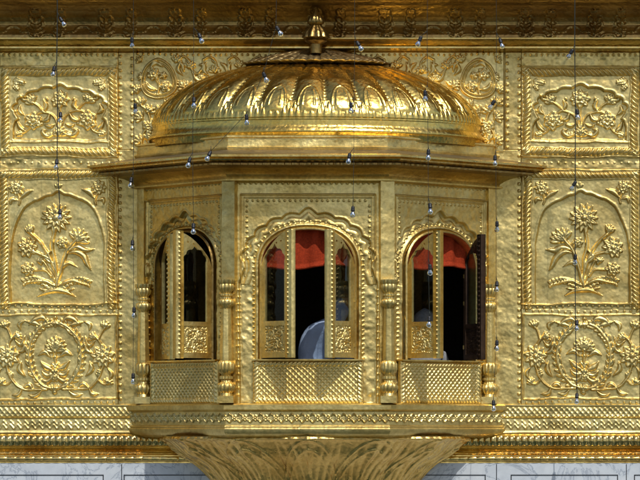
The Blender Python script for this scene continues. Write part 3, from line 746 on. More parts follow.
# ---- base mouldings of the bay
def basef(u, R, sg, hl):
    a = abs(((u + 0) / 9.6) % 1 - .5) * 2
    q = np.abs(R - 418) / 5.2
    dd = a + q
    m = (R > 412.2) & (R < 424.2)
    v = np.maximum(sstep(1 - np.abs(dd - .85) * 4.5), .8 * sstep(1 - np.abs(((1 - a) + q) - .55) * 5))
    return np.where(m, 1.5 * v, 0) + .25 * math.sin(u * .09)
ring_mould('ledge_moulding', [(-.02, 403), (.05, 403.4), (.105, 404), (.115, 405), (.115, 409.6), (.10, 410.4), (.085, 411.4), (.078, 411.8)], GOLD, bay)
ring_mould('diamond_band', [(.078, 411.8), (.078, 425)], GOLD_PANEL, bay, basef, step=.5, ustep=.6)
ring_mould('base_moulding', [(.078, 425), (.09, 425.6), (.096, 426.6), (.09, 427.6), (.10, 429), (.098, 432), (.08, 434.6), (.05, 436), (.055, 436.6), (.02, 437.4), (-.1, 437.6), (-.5, 437.9)], GOLD, bay)

# ---- corbel: a half bell of acanthus leaves
def corbel():
    NT, NS = 420, 200
    V = np.zeros((NS, NT, 3))
    th = np.linspace(PI, 0, NT)
    prof = [(436.6, 153, 104), (441, 151, 102), (448, 143, 96), (456, 134, 90), (466, 118, 80), (480, 105, 70), (505, 88, 58), (540, 70, 45), (580, 42, 28), (610, 18, 12), (620, 4, 4)]
    P = catmull(prof, 20); idx = np.linspace(0, len(P) - 1, NS)
    for j, q in enumerate(idx):
        i0 = int(q); f = q - i0; i1 = min(i0 + 1, len(P) - 1); r = P[i0] * (1 - f) + P[i1] * f
        y, a, b = r; a *= .985
        n = 7; ph = (th / PI * n); fr = ph % 1 - .5                       # one acanthus leaf per unit
        s = (y - 436) / 60
        leaf = 4.6 * np.sqrt(np.clip(1 - (fr * 2) ** 2, 0, 1)) - 3.2
        rib = 2.0 * np.exp(-(fr / .035) ** 2)
        vein = 1.6 * np.abs(np.sin(PI * (y / 17.0 * .0 + np.abs(fr) * 7.0 + s * 1.3))) ** .8
        # a second row of shorter leaf tips between
        fr2 = (ph + .5) % 1 - .5; tip = sstep((1 - np.abs(fr2) / (.30 * np.clip(1.1 - s * .9, 0, 1) + 1e-3)) * 3)
        tipv = tip * (2.0 + 1.3 * np.abs(np.cos(PI * fr2 * 11)))
        tipline = 1.8 * np.exp(-((y - (441 + 34 * (2 * np.abs(fr)) ** 2.2)) / 1.5) ** 2) + 1.3 * np.exp(-((y - (450 + 40 * (2 * np.abs(fr)) ** 1.8)) / 1.4) ** 2)
        lip = 2.2 * math.exp(-((y - 439) / 1.8) ** 2)
        h = ((leaf + rib + vein * (.55 + .45 * sstep((y - (441 + 34 * (2 * np.abs(fr)) ** 2.2)) / 6))) + tipline) * min(1, (a / 90)) + lip
        # rounded-polygon plan
        cx_ = np.cos(th); sy = np.sin(th)
        sq = 1 / (np.abs(cx_) ** 2.4 + np.abs(sy) ** 2.4) ** (1 / 2.4)
        V[j, :, 0] = BX + (a + h) / 100 * cx_ * sq; V[j, :, 1] = -(b + h) / 100 * sy * sq; V[j, :, 2] = ZF(y, .8)
    ix = np.arange(NS * NT).reshape(NS, NT)
    f = np.stack([ix[:-1, :-1], ix[1:, :-1], ix[1:, 1:], ix[:-1, 1:]], -1).reshape(-1, 4)
    mesh_obj('acanthus_corbel', V.reshape(-1, 3), f, GOLD_LEAF, bay)
GOLD_LEAF = gold('leaf_gilding', base=(.88, .60, .19), worn=(.70, .43, .11), r0=.24, r1=.4, hammer=.4, grime=.35)
corbel()

# ---- dome
DA, DB = 1.675, 1.04
def dome():
    NT, NS = 900, 260
    th = np.linspace(PI, 0, NT)
    prof = [(148, .97), (141.5, .985), (141, 1.0), (139.5, 1.004), (137.5, .998), (134, .982), (129, .978), (122, .972), (114, .95), (108, .925), (102, .89), (94, .83), (86, .76), (80, .68), (75, .60), (71, .515), (67.5, .44), (66, .38)]
    P = catmull([(a, b) for a, b in prof], 24); idx = np.linspace(0, len(P) - 1, NS)
    V = np.zeros((NS, NT, 3)); n = 15
    ph = th / PI * n; fr = ph % 1 - .5; cell = np.floor(ph)
    for j, q in enumerate(idx):
        i0 = int(q); f = q - i0; i1 = min(i0 + 1, len(P) - 1); y, r = P[i0] * (1 - f) + P[i1] * f
        h = 0 * th
        if y < 124:
            lob = 8.0 * np.sqrt(np.clip(1 - (fr * 1.92) ** 2, 0, 1)) - 5.6
            rdg = 1.6 * np.exp(-((np.abs(fr) - .5) / .035) ** 2)
            k = float(sstep(np.array((124 - y) / 8)))
            h = (lob + rdg * (.5 + .5 * np.abs(np.sin(PI * y / 3.4)))) * k * (.35 + .65 * r)
            if 92 < y < 114:                                  # looped niche outline in every lobe
                wv = .30 * math.sqrt(max(0, 1 - ((113 - y) / 19) ** 2)) + .02
                h = h + .7 * np.exp(-((np.abs(fr) - wv) / .028) ** 2) + .5 * np.exp(-((np.abs(fr) - wv * .55) / .025) ** 2) * (y > 98)
            if y < 84: h = h + .9 * np.abs(np.sin(ph * 3 * PI)) * min(1, (84 - y) / 10) * np.abs(np.sin(y * .9))
        if 109 < y < 128:                                     # fringe of little leaves round the foot
            p2 = (ph * 5) % 1 - .5; p3 = (ph * 5 + .5) % 1 - .5
            t1 = (y - 110) / 14; t2 = (y - 114) / 12
            l1 = 1.0 * np.sqrt(np.clip(1 - (p2 / (.5 * min(1, max(.01, t1 * 1.6)))) ** 2, 0, 1)) * (t1 > 0)
            l2 = 1.5 * np.sqrt(np.clip(1 - (p3 / (.42 * min(1, max(.01, t2 * 1.4)))) ** 2, 0, 1)) * (t2 > 0)
            h = np.maximum(h, np.maximum(l1, l2) * (1 if y < 126 else .4))
        a, b = DA * r, DB * r ** 1.25
        V[j, :, 0] = BX + (a + h / 100) * np.cos(th); V[j, :, 1] = -(b + h / 100) * np.sin(th)
        V[j, :, 2] = Z(y + .5)
    ix = np.arange(NS * NT).reshape(NS, NT)
    f = np.stack([ix[:-1, :-1], ix[:-1, 1:], ix[1:, 1:], ix[1:, :-1]], -1).reshape(-1, 4)[:, ::-1]
    d = mesh_obj('dome', V.reshape(-1, 3), f[:, ::-1], GOLD_DOME, bay)
    # lotus cap
    NT, NS = 360, 60; th = np.linspace(PI, 0, NT); V = np.zeros((NS, NT, 3))
    prof = [(66.6, .60, .36), (65.2, .70, .43), (64.2, .72, .45), (63.0, .70, .43), (59.5, .60, .37), (55.5, .43, .28), (51.5, .26, .19), (48.4, .13, .13), (46.6, .10, .11)]
    P = catmull(prof, 16); idx = np.linspace(0, len(P) - 1, NS)
    for j, q in enumerate(idx):
        i0 = int(q); f = q - i0; i1 = min(i0 + 1, len(P) - 1); y, a, b = P[i0] * (1 - f) + P[i1] * f
        pr = (th / PI * 17) % 1 - .5
        h = (1.4 * np.sqrt(np.clip(1 - (pr * 2) ** 2, 0, 1)) + .5 * np.abs(np.sin(y * 1.3)) * np.abs(np.sin(th * 34))) * min(1, a / .4)
        V[j, :, 0] = BX + (a + h / 100) * np.cos(th); V[j, :, 1] = -(b + h / 100) * np.sin(th); V[j, :, 2] = Z(y + 1.0) + h / 150
    ix = np.arange(NS * NT).reshape(NS, NT)
    f = np.stack([ix[:-1, :-1], ix[1:, :-1], ix[1:, 1:], ix[:-1, 1:]], -1).reshape(-1, 4)
    mesh_obj('lotus_cap', V.reshape(-1, 3), f, GOLD_DUSTY2, bay)
GOLD_DOME = gold('dome_gilding', base=(.93, .66, .18), worn=(.76, .48, .10), r0=.17, r1=.32, hammer=.45, fine=.6, grime=.3)
GOLD_DUSTY2 = gold('dusty_cap_gilding', base=(.50, .38, .18), worn=(.28, .2, .1), r0=.35, r1=.6, hammer=.4, grime=.5)
dome()
zt = lambda y: Z(y + 3.5)
lathe('finial', [(zt(54), .06), (zt(45), .06), (zt(44), .08), (zt(42), .12), (zt(40), .10), (zt(38.5), .13), (zt(34), .115), (zt(29), .075), (zt(26), .05), (zt(24.5), .075), (zt(22), .08), (zt(18), .065), (zt(14), .035), (zt(10), .012), (zt(8), .004)],
      GOLD_DARK, bay, (BX + .02, -.36, 0), 48, lambda th, i: .92 + (.16 * abs(math.cos(5 * th)) if 4 < i < 12 else .0))

# =================================================================== shutters
def tri_plate(bm, outer, holes, w0, w1, tf):
    """flat plate with holes between depths w0 and w1; tf(u, v, w)->xyz"""
    loops = [outer] + holes; all_v0 = []; edges = []
    for lp in loops:
        vs = [bm.verts.new(tf(u, v, w0)) for u, v in lp]
        es = [bm.edges.new((vs[i], vs[(i+1) % len(vs)])) for i in range(len(vs))]; all_v0.append(vs); edges += es
    r = bmesh.ops.triangle_fill(bm, edges=edges, use_beauty=True, use_dissolve=False)
    faces = [g for g in r['geom'] if isinstance(g, bmesh.types.BMFace)]
    v1 = {}
    for lp, vs in zip(loops, all_v0):
        for (u, v), a in zip(lp, vs): v1[a] = bm.verts.new(tf(u, v, w1))
        for i in range(len(vs)):
            a, b = vs[i], vs[(i+1) % len(vs)]; bm.faces.new((a, b, v1[b], v1[a]))
    for f in faces: bm.faces.new([v1[v] for v in reversed(f.verts)])
def shutter(hinge, direc, side, label, W=43.0, wood=False, parent=None):
    """hinge: plan point; direc: unit plan vector hinge->free edge; side: +1 if carved face is to the left of direc"""
    d = np.array(direc) / np.hypot(*direc); n = np.array([-d[1], d[0]]) * side
    def tf(u, v, w): return (hinge[0] + d[0]*u/100 + n[0]*w/100, hinge[1] + d[1]*u/100 + n[1]*w/100, ZF(v))
    FM, ST = (WOOD, WOOD) if wood else (GOLD, GOLD)
    b = SPRING + 2 - 232.0
    def top(u): q = min(1, max(0, u / W)); return SPRING + 2 - b * math.sin(PI/2 * (q * .93 + .07)) ** .8 if u < W else 232
    outer = [(0, 358)] + [(u, top(u) + (4 if u < 1 else 0)) for u in np.linspace(0, W - 8.4, 14)] + [(W - 8.4, 358)]
    gl = []
    gx0, gx1 = 5.5, W - 10.0; gm = (gx0 + gx1) / 2; gw = (gx1 - gx0) / 2
    gl = [(gx0, 321.5)] + [(x, y) for x, y in cusps(gm, 262, gw, 13, 5, .10, 3.5, 6)] + [(gx1, 321.5)]
    lo = [(gx0, 326), (gx1, 326), (gx1, 352.5), (gx0, 352.5)]
    dots = [[(gm + dx + 1.1*math.cos(t), 246.3 + dy + 1.1*math.sin(t)) for t in np.linspace(0, 2*PI, 9)[:-1]] for dx, dy in ((2.5, -4.0 + 1.5), (9, -4.2))]
    bm = bmesh.new(); tri_plate(bm, outer, [gl, lo] + dots, -1.4, 1.4, tf)
    s = bm_obj('shutter', bm, FM, parent); autosmooth(s, 40); s['label'] = label
    # stile with a studded face
    hf = HF(W - 8.2, W + .6, 231, 358.5, .5); hf.freeze(); hf.H += 1.0 * sstep(1 - np.abs(hf.X - (W - 3.8)) / 4); hf.freeze(); hf.studs_v(W - 3.8, 234, 357, 4.6, 1.3, 1.2)
    ny, nx = hf.ny, hf.nx
    def fm(x, y, h):
        w = (h + 1.9) * 1.0
        return np.stack([hinge[0] + d[0]*x/100 + n[0]*w/100, hinge[1] + d[1]*x/100 + n[1]*w/100, CAMZ + ((480 - y) / 100 - CAMZ) * (CAMD - 1) / CAMD], -1)
    hf.mesh('stile', fm, ST, s, skirt=5.2)
    def fmb(x, y, h):
        w = -(h + 1.9)
        return np.stack([hinge[0] + d[0]*x/100 + n[0]*w/100, hinge[1] + d[1]*x/100 + n[1]*w/100, CAMZ + ((480 - y) / 100 - CAMZ) * (CAMD - 1) / CAMD], -1)
    hf.mesh('stile', fmb, ST, s, skirt=0, flip=True)
    # carved lower panel
    hf = HF(gx0 - .3, gx1 + .3, 325.7, 352.8, .4); hf.freeze(); cx, cy = gm, 339.3
    hf.flower(cx, cy, 5.2, 7, 2.2)
    for a in range(4):
        t = a * PI / 2 + PI / 4
        hf.curve([(cx + 3*math.cos(t), cy + 3*math.sin(t)), (cx + 9*math.cos(t+.35), cy + 9*math.sin(t+.35)), (cx + 12*math.cos(t), cy + 11*math.sin(t)), (cx + 8*math.cos(t-.3), cy + 8*math.sin(t-.3))], 2.2, 2.2)
        hf.lotus(cx + 8*math.cos(t-.1), cy + 8*math.sin(t-.1), 5, -t, 5, 2.4, 2.0)
    for a in range(4): t = a * PI/2; hf.lotus(cx + 7*math.cos(t), cy + 7*math.sin(t), 5.5, -t, 5, 2, 2.0)
    for sx in (-1, 1):
        for sy in (-1, 1):
            hf.lotus(cx + sx*(gw - 5), cy + sy*8.5, 6, math.atan2(-sy, sx), 5, 2.6, 1.8)
            hf.curve([(cx + sx*3, cy + sy*11.5), (cx + sx*8, cy + sy*10.5), (cx + sx*(gw-3), cy + sy*3)], 1.6, 1.6)
    def fm2(x, y, h):
        w = h - 1.0
        return np.stack([hinge[0] + d[0]*x/100 + n[0]*w/100, hinge[1] + d[1]*x/100 + n[1]*w/100, CAMZ + ((480 - y) / 100 - CAMZ) * (CAMD - 1) / CAMD], -1)
    hf.mesh('carved_panel', fm2, GOLD_PANEL if not wood else WOOD, s, skirt=.8)
    def fm3(x, y, h):
        w = -(h - 1.0)
        return np.stack([hinge[0] + d[0]*x/100 + n[0]*w/100, hinge[1] + d[1]*x/100 + n[1]*w/100, CAMZ + ((480 - y) / 100 - CAMZ) * (CAMD - 1) / CAMD], -1)
    hf.mesh('carved_panel', fm3, GOLD_PANEL if not wood else WOOD, s, skirt=0, flip=True)
    # pane
    bm = bmesh.new()
    vs = [bm.verts.new(tf(u, v, w)) for w in (-.25,) for u, v in ((gx0-.4, 322), (gx1+.4, 322), (gx1+.4, 247), (gx0-.4, 247))]
    bm.faces.new(vs); bm_obj('pane', bm, PANE, s, fix=False)
    # hinges
    bm = bmesh.new()
    for v in (272, 300, 345):
        a = [bm.verts.new(tf(u, vv, w)) for w in (-1.7, 1.7) for u, vv in ((-.8, v - 2), (1.2, v - 2), (1.2, v + 2), (-.8, v + 2))]
        for f in ((0,1,2,3), (7,6,5,4), (0,4,5,1), (1,5,6,2), (2,6,7,3), (3,7,4,0)): bm.faces.new([a[j] for j in f])
    bm_obj('hinge', bm, GOLD, s)
    return s
def jamb(i, sg, off=2.5):
    c, d, n, L = facet_frame(i); a = .455
    return c + d * (a - .012) * sg + n * off / 100, d, n
def rot(v, deg): t = math.radians(deg); return np.array([v[0]*math.cos(t) - v[1]*math.sin(t), v[0]*math.sin(t) + v[1]*math.cos(t)])
p, d, n = jamb(1, -1); shutter(p, rot(d, -42), 1 * -1, 'left leaf of the middle window, opened outward', parent=bay)
p, d, n = jamb(1, 1);  shutter(p, rot(-d, 50), -1 * -1, 'right leaf of the middle window, opened outward', parent=bay, W=36)
p, d, n = jamb(0, 1);  shutter(p, rot(-d, 88), -1 * 1, 'right leaf of the left window, turned to the front', parent=bay)
p, d, n = jamb(0, -1, -6); shutter(p, rot(d, -25), 1 * -1, 'left leaf of the left window, nearly edge on', parent=bay)
p, d, n = jamb(2, -1); shutter(p, rot(d, -84), 1 * 1, 'left leaf of the right window, turned to the front', parent=bay)
p, d, n = jamb(2, 1, -13);  shutter(p, rot(-d, 73), -1 * -1, 'dark wooden back of the right leaf of the right window', parent=bay, wood=True)

for ch in bay.children:                                  # parts were laid out in world coordinates
    ch.location = Vector(ch.location) - Vector(bay.location)

# =================================================================== the room behind
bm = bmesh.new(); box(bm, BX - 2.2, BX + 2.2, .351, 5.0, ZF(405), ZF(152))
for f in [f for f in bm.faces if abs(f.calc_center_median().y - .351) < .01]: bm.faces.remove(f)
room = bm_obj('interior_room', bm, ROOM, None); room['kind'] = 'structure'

def curtain(i, half, inset, label):
    c, d, n, L = facet_frame(i); NX, NY = 90, 26; V = []
    for j in range(NY):
        q = j / (NY - 1)
        for k in range(NX):
            t = k / (NX - 1); u = (t * 2 - 1) * half
            bot = 267 + 2.2 * math.sin(t * 2.2 + .4 + i) - 1.6 * math.cos(t * 9)
            y = 216 + (bot - 216) * q
            w = -inset + .030 * math.sin(t * 34 + 1.5 * math.sin(q * 2)) * (1 - .55 * q) + .010 * math.sin(t * 13 + q * 4) + (.018 if q > .93 else 0) + .02 * math.sin(q * 3)
            P = c + d * u + n * w; V.append((P[0], P[1], ZF(y, .85)))
    F = [(j*NX+k, j*NX+k+1, (j+1)*NX+k+1, (j+1)*NX+k) for j in range(NY-1) for k in range(NX-1)]
    o = mesh_obj('curtain', V, F, CURTAIN); o.modifiers.new('s', 'SOLIDIFY').thickness = .006
    tag(o, label, 'curtain', 'red curtains in the windows')
curtain(1, .50, .12, 'short red curtain hanging across the top of the middle window')
curtain(2, .46, .12, 'short red curtain hanging across the top of the right window')

# =================================================================== people inside
def skin_body(name, verts, edges, mat, parent=None, sub=2):
    me = bpy.data.meshes.new(name); me.from_pydata([v[:3] for v in verts], edges, []); me.update()
    o = bpy.data.objects.new(name, me); link(o)
    sk = o.modifiers.new('skin', 'SKIN'); me.skin_vertices[0].data[0].use_root = True
    for i, v in enumerate(verts): me.skin_vertices[0].data[i].radius = (v[3], v[4] if len(v) > 4 else v[3])
    ss = o.modifiers.new('sub', 'SUBSURF'); ss.levels = sub; ss.render_levels = sub
    dg = bpy.context.evaluated_depsgraph_get(); dg.update(); ev = o.evaluated_get(dg)
    m2 = bpy.data.meshes.new_from_object(ev); bpy.data.objects.remove(o)
    m2.polygons.foreach_set('use_smooth', [True] * len(m2.polygons)); m2.materials.clear(); m2.materials.append(mat)
    o = bpy.data.objects.new(name, m2); link(o, parent); return o
def ico(name, loc, r, sc, mat, parent, sub=3):
    bm = bmesh.new(); bmesh.ops.create_icosphere(bm, subdivisions=sub, radius=r)
    for v in bm.verts: v.co = Vector((v.co.x*sc[0], v.co.y*sc[1], v.co.z*sc[2])) + Vector(loc)
    return bm_obj(name, bm, mat, parent, smooth=True)
def person(loc, lean, label, cloth, head_cloth, yaw=0.0, scale=1.0):
    """seated cross legged on the bay floor; local frame faces +x"""
    L = lean
    body = [(0,0,.10,.15,.17), (.04*L,0,.25,.14,.16), (.12*L,0,.42,.16,.20), (.20*L,0,.52,.14,.19), (.24*L,0,.57,.075), (.28*L,0,.63,.065), (.31*L,0,.70,.075,.08), (.33*L,0,.78,.085,.082), (.33*L,0,.85,.05),
            (.20*L,.19,.50,.060), (.24*L,.26,.30,.045), (.38*L+.05,.18,.18,.035), (.42*L+.10,.15,.17,.022,.035),
            (.20*L,-.19,.50,.060), (.24*L,-.26,.30,.045), (.38*L+.05,-.18,.18,.035), (.42*L+.10,-.15,.17,.022,.035),
            (.08,.14,.09,.10), (.34,.28,.10,.075), (.36,-.02,.06,.050), (.30,-.10,.05,.035),
            (.08,-.14,.09,.10), (.34,-.28,.10,.075), (.40,-.04,.06,.050), (.34,.06,.05,.035)]
    E = [(0,1),(1,2),(2,3),(3,4),(4,5),(5,6),(6,7),(7,8),(3,9),(9,10),(10,11),(11,12),(3,13),(13,14),(14,15),(15,16),(0,17),(17,18),(18,19),(19,20),(0,21),(21,22),(22,23),(23,24)]
    for sg, w in ((1, 12), (-1, 16)):
        b = body[w]; f = [(.055,.020),(.060,.007),(.058,-.006),(.050,-.019)]
        for k, (fx, fy) in enumerate(f):
            body.append((b[0]+fx*.6, b[1]+fy*sg, b[2]-.005, .009)); body.append((b[0]+fx*1.3, b[1]+fy*sg, b[2]-.025, .008)); m = len(body)
            E += [(w, m-2), (m-2, m-1)]
        body.append((b[0]+.02, b[1]-.035*sg, b[2]-.01, .010)); E.append((w, len(body)-1))
    root = thing('person', label, 'person', loc)
    root.rotation_euler = (0, 0, yaw); root.scale = (scale,) * 3
    # clothed torso/legs share one continuous surface; face and hands coloured by height and reach in separate shells
    skin_body('body', body, E, cloth, root)
    h = Vector((.325*L, 0, .775))
    ico('face', h + Vector((.018,0,-.01)), .092, (.98,.86,1.22), SKIN, root)
    ico('nose', h + Vector((.108,0,-.015)), .018, (1.0,.8,1.4), SKIN, root, 2)
    for sg in (-1, 1):
        ico('ear', h + Vector((.01,.082*sg,-.01)), .022, (.7,.4,1.3), SKIN, root, 2); ico('eye', h + Vector((.092,.030*sg,.018)), .011, (.6,1,.7), HAIR, root, 2)
    ico('mouth', h + Vector((.098,0,-.058)), .020, (.4,1.1,.3), HAIR, root, 2)
    ico('beard', h + Vector((.055,0,-.085)), .060, (.8,1.0,1.0), HAIR, root, 2)
    # turban: wound folds
    V = []; NT, NS = 48, 18
    for j in range(NS):
        q = j / (NS - 1); ph = -.35 + q * 1.9
        for k in range(NT):
            t = 2 * PI * k / NT; r = .125 * math.cos(min(ph, 1.56)) * (1 + .03 * math.sin(j * 2.4 + t * 2))
            V.append((h.x + r * math.cos(t), h.y + r * math.sin(t) * .9, h.z + .045 + .11 * math.sin(ph) + .02 * math.cos(t)))
    F = [(j*NT+k, j*NT+(k+1)%NT, (j+1)*NT+(k+1)%NT, (j+1)*NT+k) for j in range(NS-1) for k in range(NT)]
    mesh_obj('turban', V, F, head_cloth, root)
    return root
FZ = ZF(403)
bm = bmesh.new(); box(bm, BX - .45, BX + .45, -.75, -.05, FZ - .06, FZ + .16); bmesh.ops.bevel(bm, geom=bm.edges[:], offset=.03, segments=3, affect='EDGES')
tag(bm_obj('floor_cushion', bm, GREY_CLOTH, None, smooth=True), 'low grey floor cushion under the person behind the middle window', 'cushion')
person((BX - .06, -.42, FZ + .15), 1.0, 'person in a pale shirt leaning forward behind the middle window', WHITE_CLOTH, HAIR, 0.12, 1.15)
person((BX + 1.04, .35, FZ + .02), .1, 'person in a grey turban sitting in the dark behind the right window', GREY_CLOTH, GREY_CLOTH, -1.2, 1.0)

# =================================================================== bulbs on wires
def tube(bm, pts, r, n=6):
    rings = []
    for i, p in enumerate(pts):
        p = Vector(p); a = Vector(pts[max(0, i-1)]); b = Vector(pts[min(len(pts)-1, i+1)]); t = (b - a).normalized()
        u = t.cross(Vector((0, 1, 0.01))).normalized(); w = t.cross(u)
        rings.append([bm.verts.new(p + (u * math.cos(2*PI*k/n) + w * math.sin(2*PI*k/n)) * r) for k in range(n)])
    for A, B in zip(rings[:-1], rings[1:]):
        for k in range(n): bm.faces.new((A[k], A[(k+1)%n], B[(k+1)%n], B[k]))
    bm.faces.new(rings[0][::-1]); bm.faces.new(rings[-1])
def PD(px, py, d):                                        # where a point seen at px,py stands at depth d before the wall
    k = (CAMD - d) / CAMD; return (CAMX + (X(px) - CAMX) * k, -d, CAMZ + (Z(py) - CAMZ) * k)
def lathe_local(name, prof, mat, parent, n=16):
    V = [(r * math.cos(2*PI*k/n), r * math.sin(2*PI*k/n), z) for z, r in prof for k in range(n)]; m = len(prof)
    F = [(i*n+k, i*n+(k+1)%n, (i+1)*n+(k+1)%n, (i+1)*n+k) for i in range(m-1) for k in range(n)]
    F.append(tuple(range(n))[::-1]); F.append(tuple((m-1)*n+k for k in range(n)))
    return mesh_obj(name, V, F, mat, parent)
def make_bulb():
    r = thing('light_bulb', '', 'light bulb', group='clear bulbs hanging on the wires')
    lathe_local('socket', [(0, .006), (-.004, .016), (-.02, .020), (-.045, .021), (-.052, .024), (-.058, .022), (-.060, .016)], BLACK, r)
    lathe_local('glass', [(-.060, .015), (-.070, .017), (-.082, .025), (-.095, .031), (-.108, .032), (-.120, .027), (-.128, .016), (-.131, .004)], BULBG, r)
    lathe_local('filament_stem', [(-.060, .008), (-.075, .007), (-.085, .003), (-.098, .010), (-.102, .003)], STEM, r, 8)
    return r
STEM = plain('milky_glass_stem', (.75, .78, .82), .3)
BULB0 = make_bulb(); first = [True]
def bulb(px, py, dep, tilt, label):
    if first[0]: r = BULB0; first[0] = False
    else:
        r = BULB0.copy(); link(r)
        for c in BULB0.children:
            q = c.copy(); link(q); q.parent = r
    r.location = PD(px, py, dep); r.scale = (.85,) * 3; r.rotation_euler = (math.radians(random.uniform(-12, 12)), math.radians(-tilt), random.uniform(0, 6))
    r.rotation_mode = 'XYZ'; r['label'] = label
    e = Matrix.Rotation(math.radians(-tilt), 4, 'Y') @ Matrix.Rotation(math.radians(random.uniform(-12, 12)), 4, 'X')
    r.rotation_euler = e.to_euler(); return r
STR = [   # (wire x at top, depth, wire label, [(x, y, tilt, label)])
 (57, .66, 'dark wire hanging down over the left flower panels', [
  (59.5, 17, 32, 'tilted bulb before the cornice scrollwork at far left'), (54.5, 66, -8, 'bulb over the top rope border of the upper left panel'),
  (60.5, 112, 2, 'bulb before the middle of the upper left flower spray'), (57, 159, -3, 'bulb between the upper and middle left panels'),
  (60, 209, 2, 'bulb over the large round flower of the left plant panel')]),
 (133.5, .62, 'thin wire hanging beside the left end of the dome and bay', [
  (132, 37, 0, 'bulb at the cornice above the left round medallion'), (135, 103, 3, 'bulb beside the left foot of the dome near the leaf scrolls'),
  (131.5, 177, -6, 'bulb just under the left end of the eave'), (132.5, 240, 0, 'bulb level with the left window arch on the studded strip'),
  (134, 307, 0, 'bulb beside the left outer column capital'), (133, 373, 2, 'bulb beside the foot of the left outer column')]),
 (193, 1.62, 'thin wire crossing the left part of the dome', [
  (198.5, 33, 22, 'tilted bulb on the cornice left of the dome top'), (194, 97, 0, 'bulb before the left ribs of the dome'),
  (190.5, 157, -14, 'leftmost of the two bulbs on the left eave edge'), (193.5, 223, 0, 'bulb hanging before the left window arch')]),
 (277, 1.62, 'wire running past the dome top and slanting to the left eave', [
  (276, 26, 30, 'tilted bulb on the cornice just left of the finial'), (263, 72, 22, 'tilted bulb on the dome below the left side of the cap'),
  (246.5, 114, 2, 'bulb at the leaf fringe of the dome where the wire turns'), (211, 151, -24, 'bulb on the left eave edge at the end of the slanting wire')]),
 (354.5, 1.62, 'pale thin wire hanging right of the finial down to the middle arch', [
  (356.5, 41, 30, 'tilted bulb on the cornice moulding right of the finial'), (351, 102, 1, 'bulb before the right middle ribs of the dome'),
  (350, 153, -10, 'bulb on the eave edge above the middle window'), (353, 206, -2, 'bulb above the right shoulder of the middle arch')]),
 (428, 1.62, 'long wire hanging over the right window', [
  (421.5, 36, -24, 'bulb tilted left on the cornice above the right ribs'), (425, 90, 2, 'bulb before the right ribs of the dome'),
  (428.5, 149, -2, 'bulb on the right eave edge above the right window'), (430, 203, 3, 'bulb above the cusped arch of the right window'),
  (430, 264, 0, 'bulb before the red curtain of the right window'), (429.5, 316, -4, 'bulb before the carved panel of the right window shutter')]),
 (496, .72, 'thin wire hanging beside the right end of the dome and bay', [
  (499.5, 38, 18, 'bulb at the cornice above the right round medallion'), (495, 100, -34, 'tilted bulb beside the right foot of the dome'),
  (495, 155, 0, 'bulb resting at the right end of the eave'), (497, 221, 0, 'bulb level with the right window arch near the right pilaster'),
  (497, 281, -2, 'bulb beside the right outer column capital'), (497, 340, -2, 'bulb beside the shaft of the right outer column'),
  (493.5, 400, 0, 'bulb at the right end of the bay ledge')]),
 (575, .66, 'dark wire hanging down over the right flower panels', [
  (573, 49, -30, 'tilted bulb just under the cornice above the upper right panel'), (577, 109, 6, 'bulb before the middle of the upper right flower spray'),
  (576, 181, -30, 'tilted bulb over the top border of the right plant panel'), (575.5, 254, -4, 'bulb before the stems of the right plant panel'),
  (577, 320, -3, 'bulb over the top of the lower right wreath'), (577, 393, -3, 'bulb under the lower right wreath')]),
]
for wx, dep, wl, bl in STR:
    bm = bmesh.new(); pts = [PD(wx, -40, dep)]
    path = [(wx, -40)] + [(b[0] * (.15 if i != len(bl) - 1 or wx == 277 else 1) + wx * (.85 if i != len(bl) - 1 or wx == 277 else 0), b[1]) for i, b in enumerate(bl)]
    if wx == 277: path = [(wx, -40), (276, 26), (264, 72), (247, 113), (211, 151)]
    pts = []
    for (a, b), (c, e) in zip(path[:-1], path[1:]):
        for k in range(6):
            t = k / 6; pts.append(PD(a + (c - a) * t, b + (e - b) * t, dep - .0))
    pts.append(PD(path[-1][0], path[-1][1], dep)); tube(bm, pts, .0022 if wx not in (57, 575) else .005, 5)
    for (px, py, tl, _), q in zip(bl, path[1:]):           # short pigtail from the wire to each socket
        if abs(px - q[0]) > .4 or True: tube(bm, [PD(q[0], q[1] - 5, dep), PD((q[0] + px) / 2, py - 2.5, dep + .01), PD(px, py, dep)], .003, 5)
    w = bm_obj('light_wire', bm, WIRE, None, smooth=True); tag(w, wl, 'wire', 'wires the bulbs hang on')
    for px, py, tl, lb in bl: bulb(px, py, dep, tl, lb)

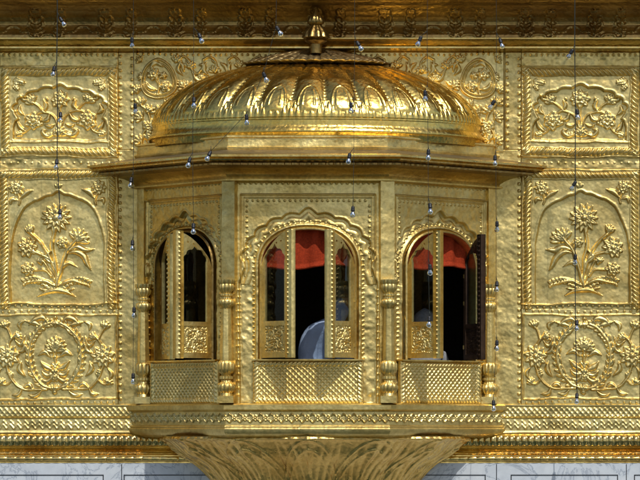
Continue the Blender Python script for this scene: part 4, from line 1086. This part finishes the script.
# =================================================================== ground, water
def sheet(name, x0, x1, y0, y1, z, mat):
    o = mesh_obj(name, [(x0, y0, z), (x1, y0, z), (x1, y1, z), (x0, y1, z)], [(0, 1, 2, 3)], mat, smooth=False); o['kind'] = 'structure'; return o
GROUND = plain('pale_stone_ground', (.30, .26, .20), .8, scale=.5, var=.2)
PAVE = plain('marble_paving', (.30, .29, .26), .4, scale=2, var=.12)  # unseen walkway marble, darkened to dim what the gilding reflects
m, nt, b = newmat('pool_water'); b.inputs['Base Color'].default_value = (.02, .045, .035, 1); b.inputs['Roughness'].default_value = .06
g = nt.nodes.new('ShaderNodeNewGeometry'); bp = nt.nodes.new('ShaderNodeBump'); bp.inputs['Strength'].default_value = .4; bp.inputs['Distance'].default_value = .05
nt.links.new(noise(nt, g.outputs['Position'], 3, 4), bp.inputs['Height']); nt.links.new(bp.outputs[0], b.inputs['Normal'])
sheet('ground', -3000, 3000, -3000, 3000, -2.75, GROUND)
sheet('water', -60, 60, -90, -1.5, -2.70, m)  # unseen pool, drawn close to the wall so downward faces reflect dark
bm = bmesh.new(); box(bm, -60, 60, -1.5, .34, -2.74, -2.5); pv = bm_obj('pavement', bm, PAVE, None); pv['kind'] = 'structure'  # unseen walkway, kept narrow for the same dark reflections

# =================================================================== light, sky, camera
SUN_EL, SUN_AZ = math.radians(52), math.radians(158)     # azimuth measured from +y clockwise: in front of the wall, from the right
sd = Vector((math.sin(SUN_AZ) * math.cos(SUN_EL), math.cos(SUN_AZ) * math.cos(SUN_EL), math.sin(SUN_EL)))
L = bpy.data.lights.new('sun', 'SUN'); L.energy = 2.6; L.angle = math.radians(.53); L.color = (1, .97, .90)
so = bpy.data.objects.new('sun', L); link(so); so.rotation_euler = (-sd).to_track_quat('-Z', 'Y').to_euler()
w = bpy.data.worlds.new('World'); scene.world = w; w.use_nodes = True; nt = w.node_tree
bg = nt.nodes['Background']; sky = nt.nodes.new('ShaderNodeTexSky'); sky.sky_type = 'NISHITA'; sky.sun_disc = False
sky.sun_elevation = SUN_EL; sky.sun_rotation = SUN_AZ; sky.air_density = 1.0; sky.dust_density = 1.5; sky.ozone_density = 1
nt.links.new(sky.outputs[0], bg.inputs[0]); bg.inputs[1].default_value = .10
cam = bpy.data.cameras.new('camera'); co = bpy.data.objects.new('camera', cam); link(co)
co.location = (CAMX, -CAMD, CAMZ); co.rotation_euler = (PI / 2, 0, 0)
cam.sensor_width = 36; cam.lens = 36 * CAMD / 6.4; cam.shift_x = -CAMX / 6.4; cam.shift_y = (2.4 - CAMZ) / 6.4
cam.clip_start = .5; cam.clip_end = 6000
scene.camera = co
scene.view_settings.view_transform = 'Standard'; scene.view_settings.look = 'None'
scene.view_settings.exposure = .1; scene.view_settings.gamma = 1; scene.view_settings.use_curve_mapping = False
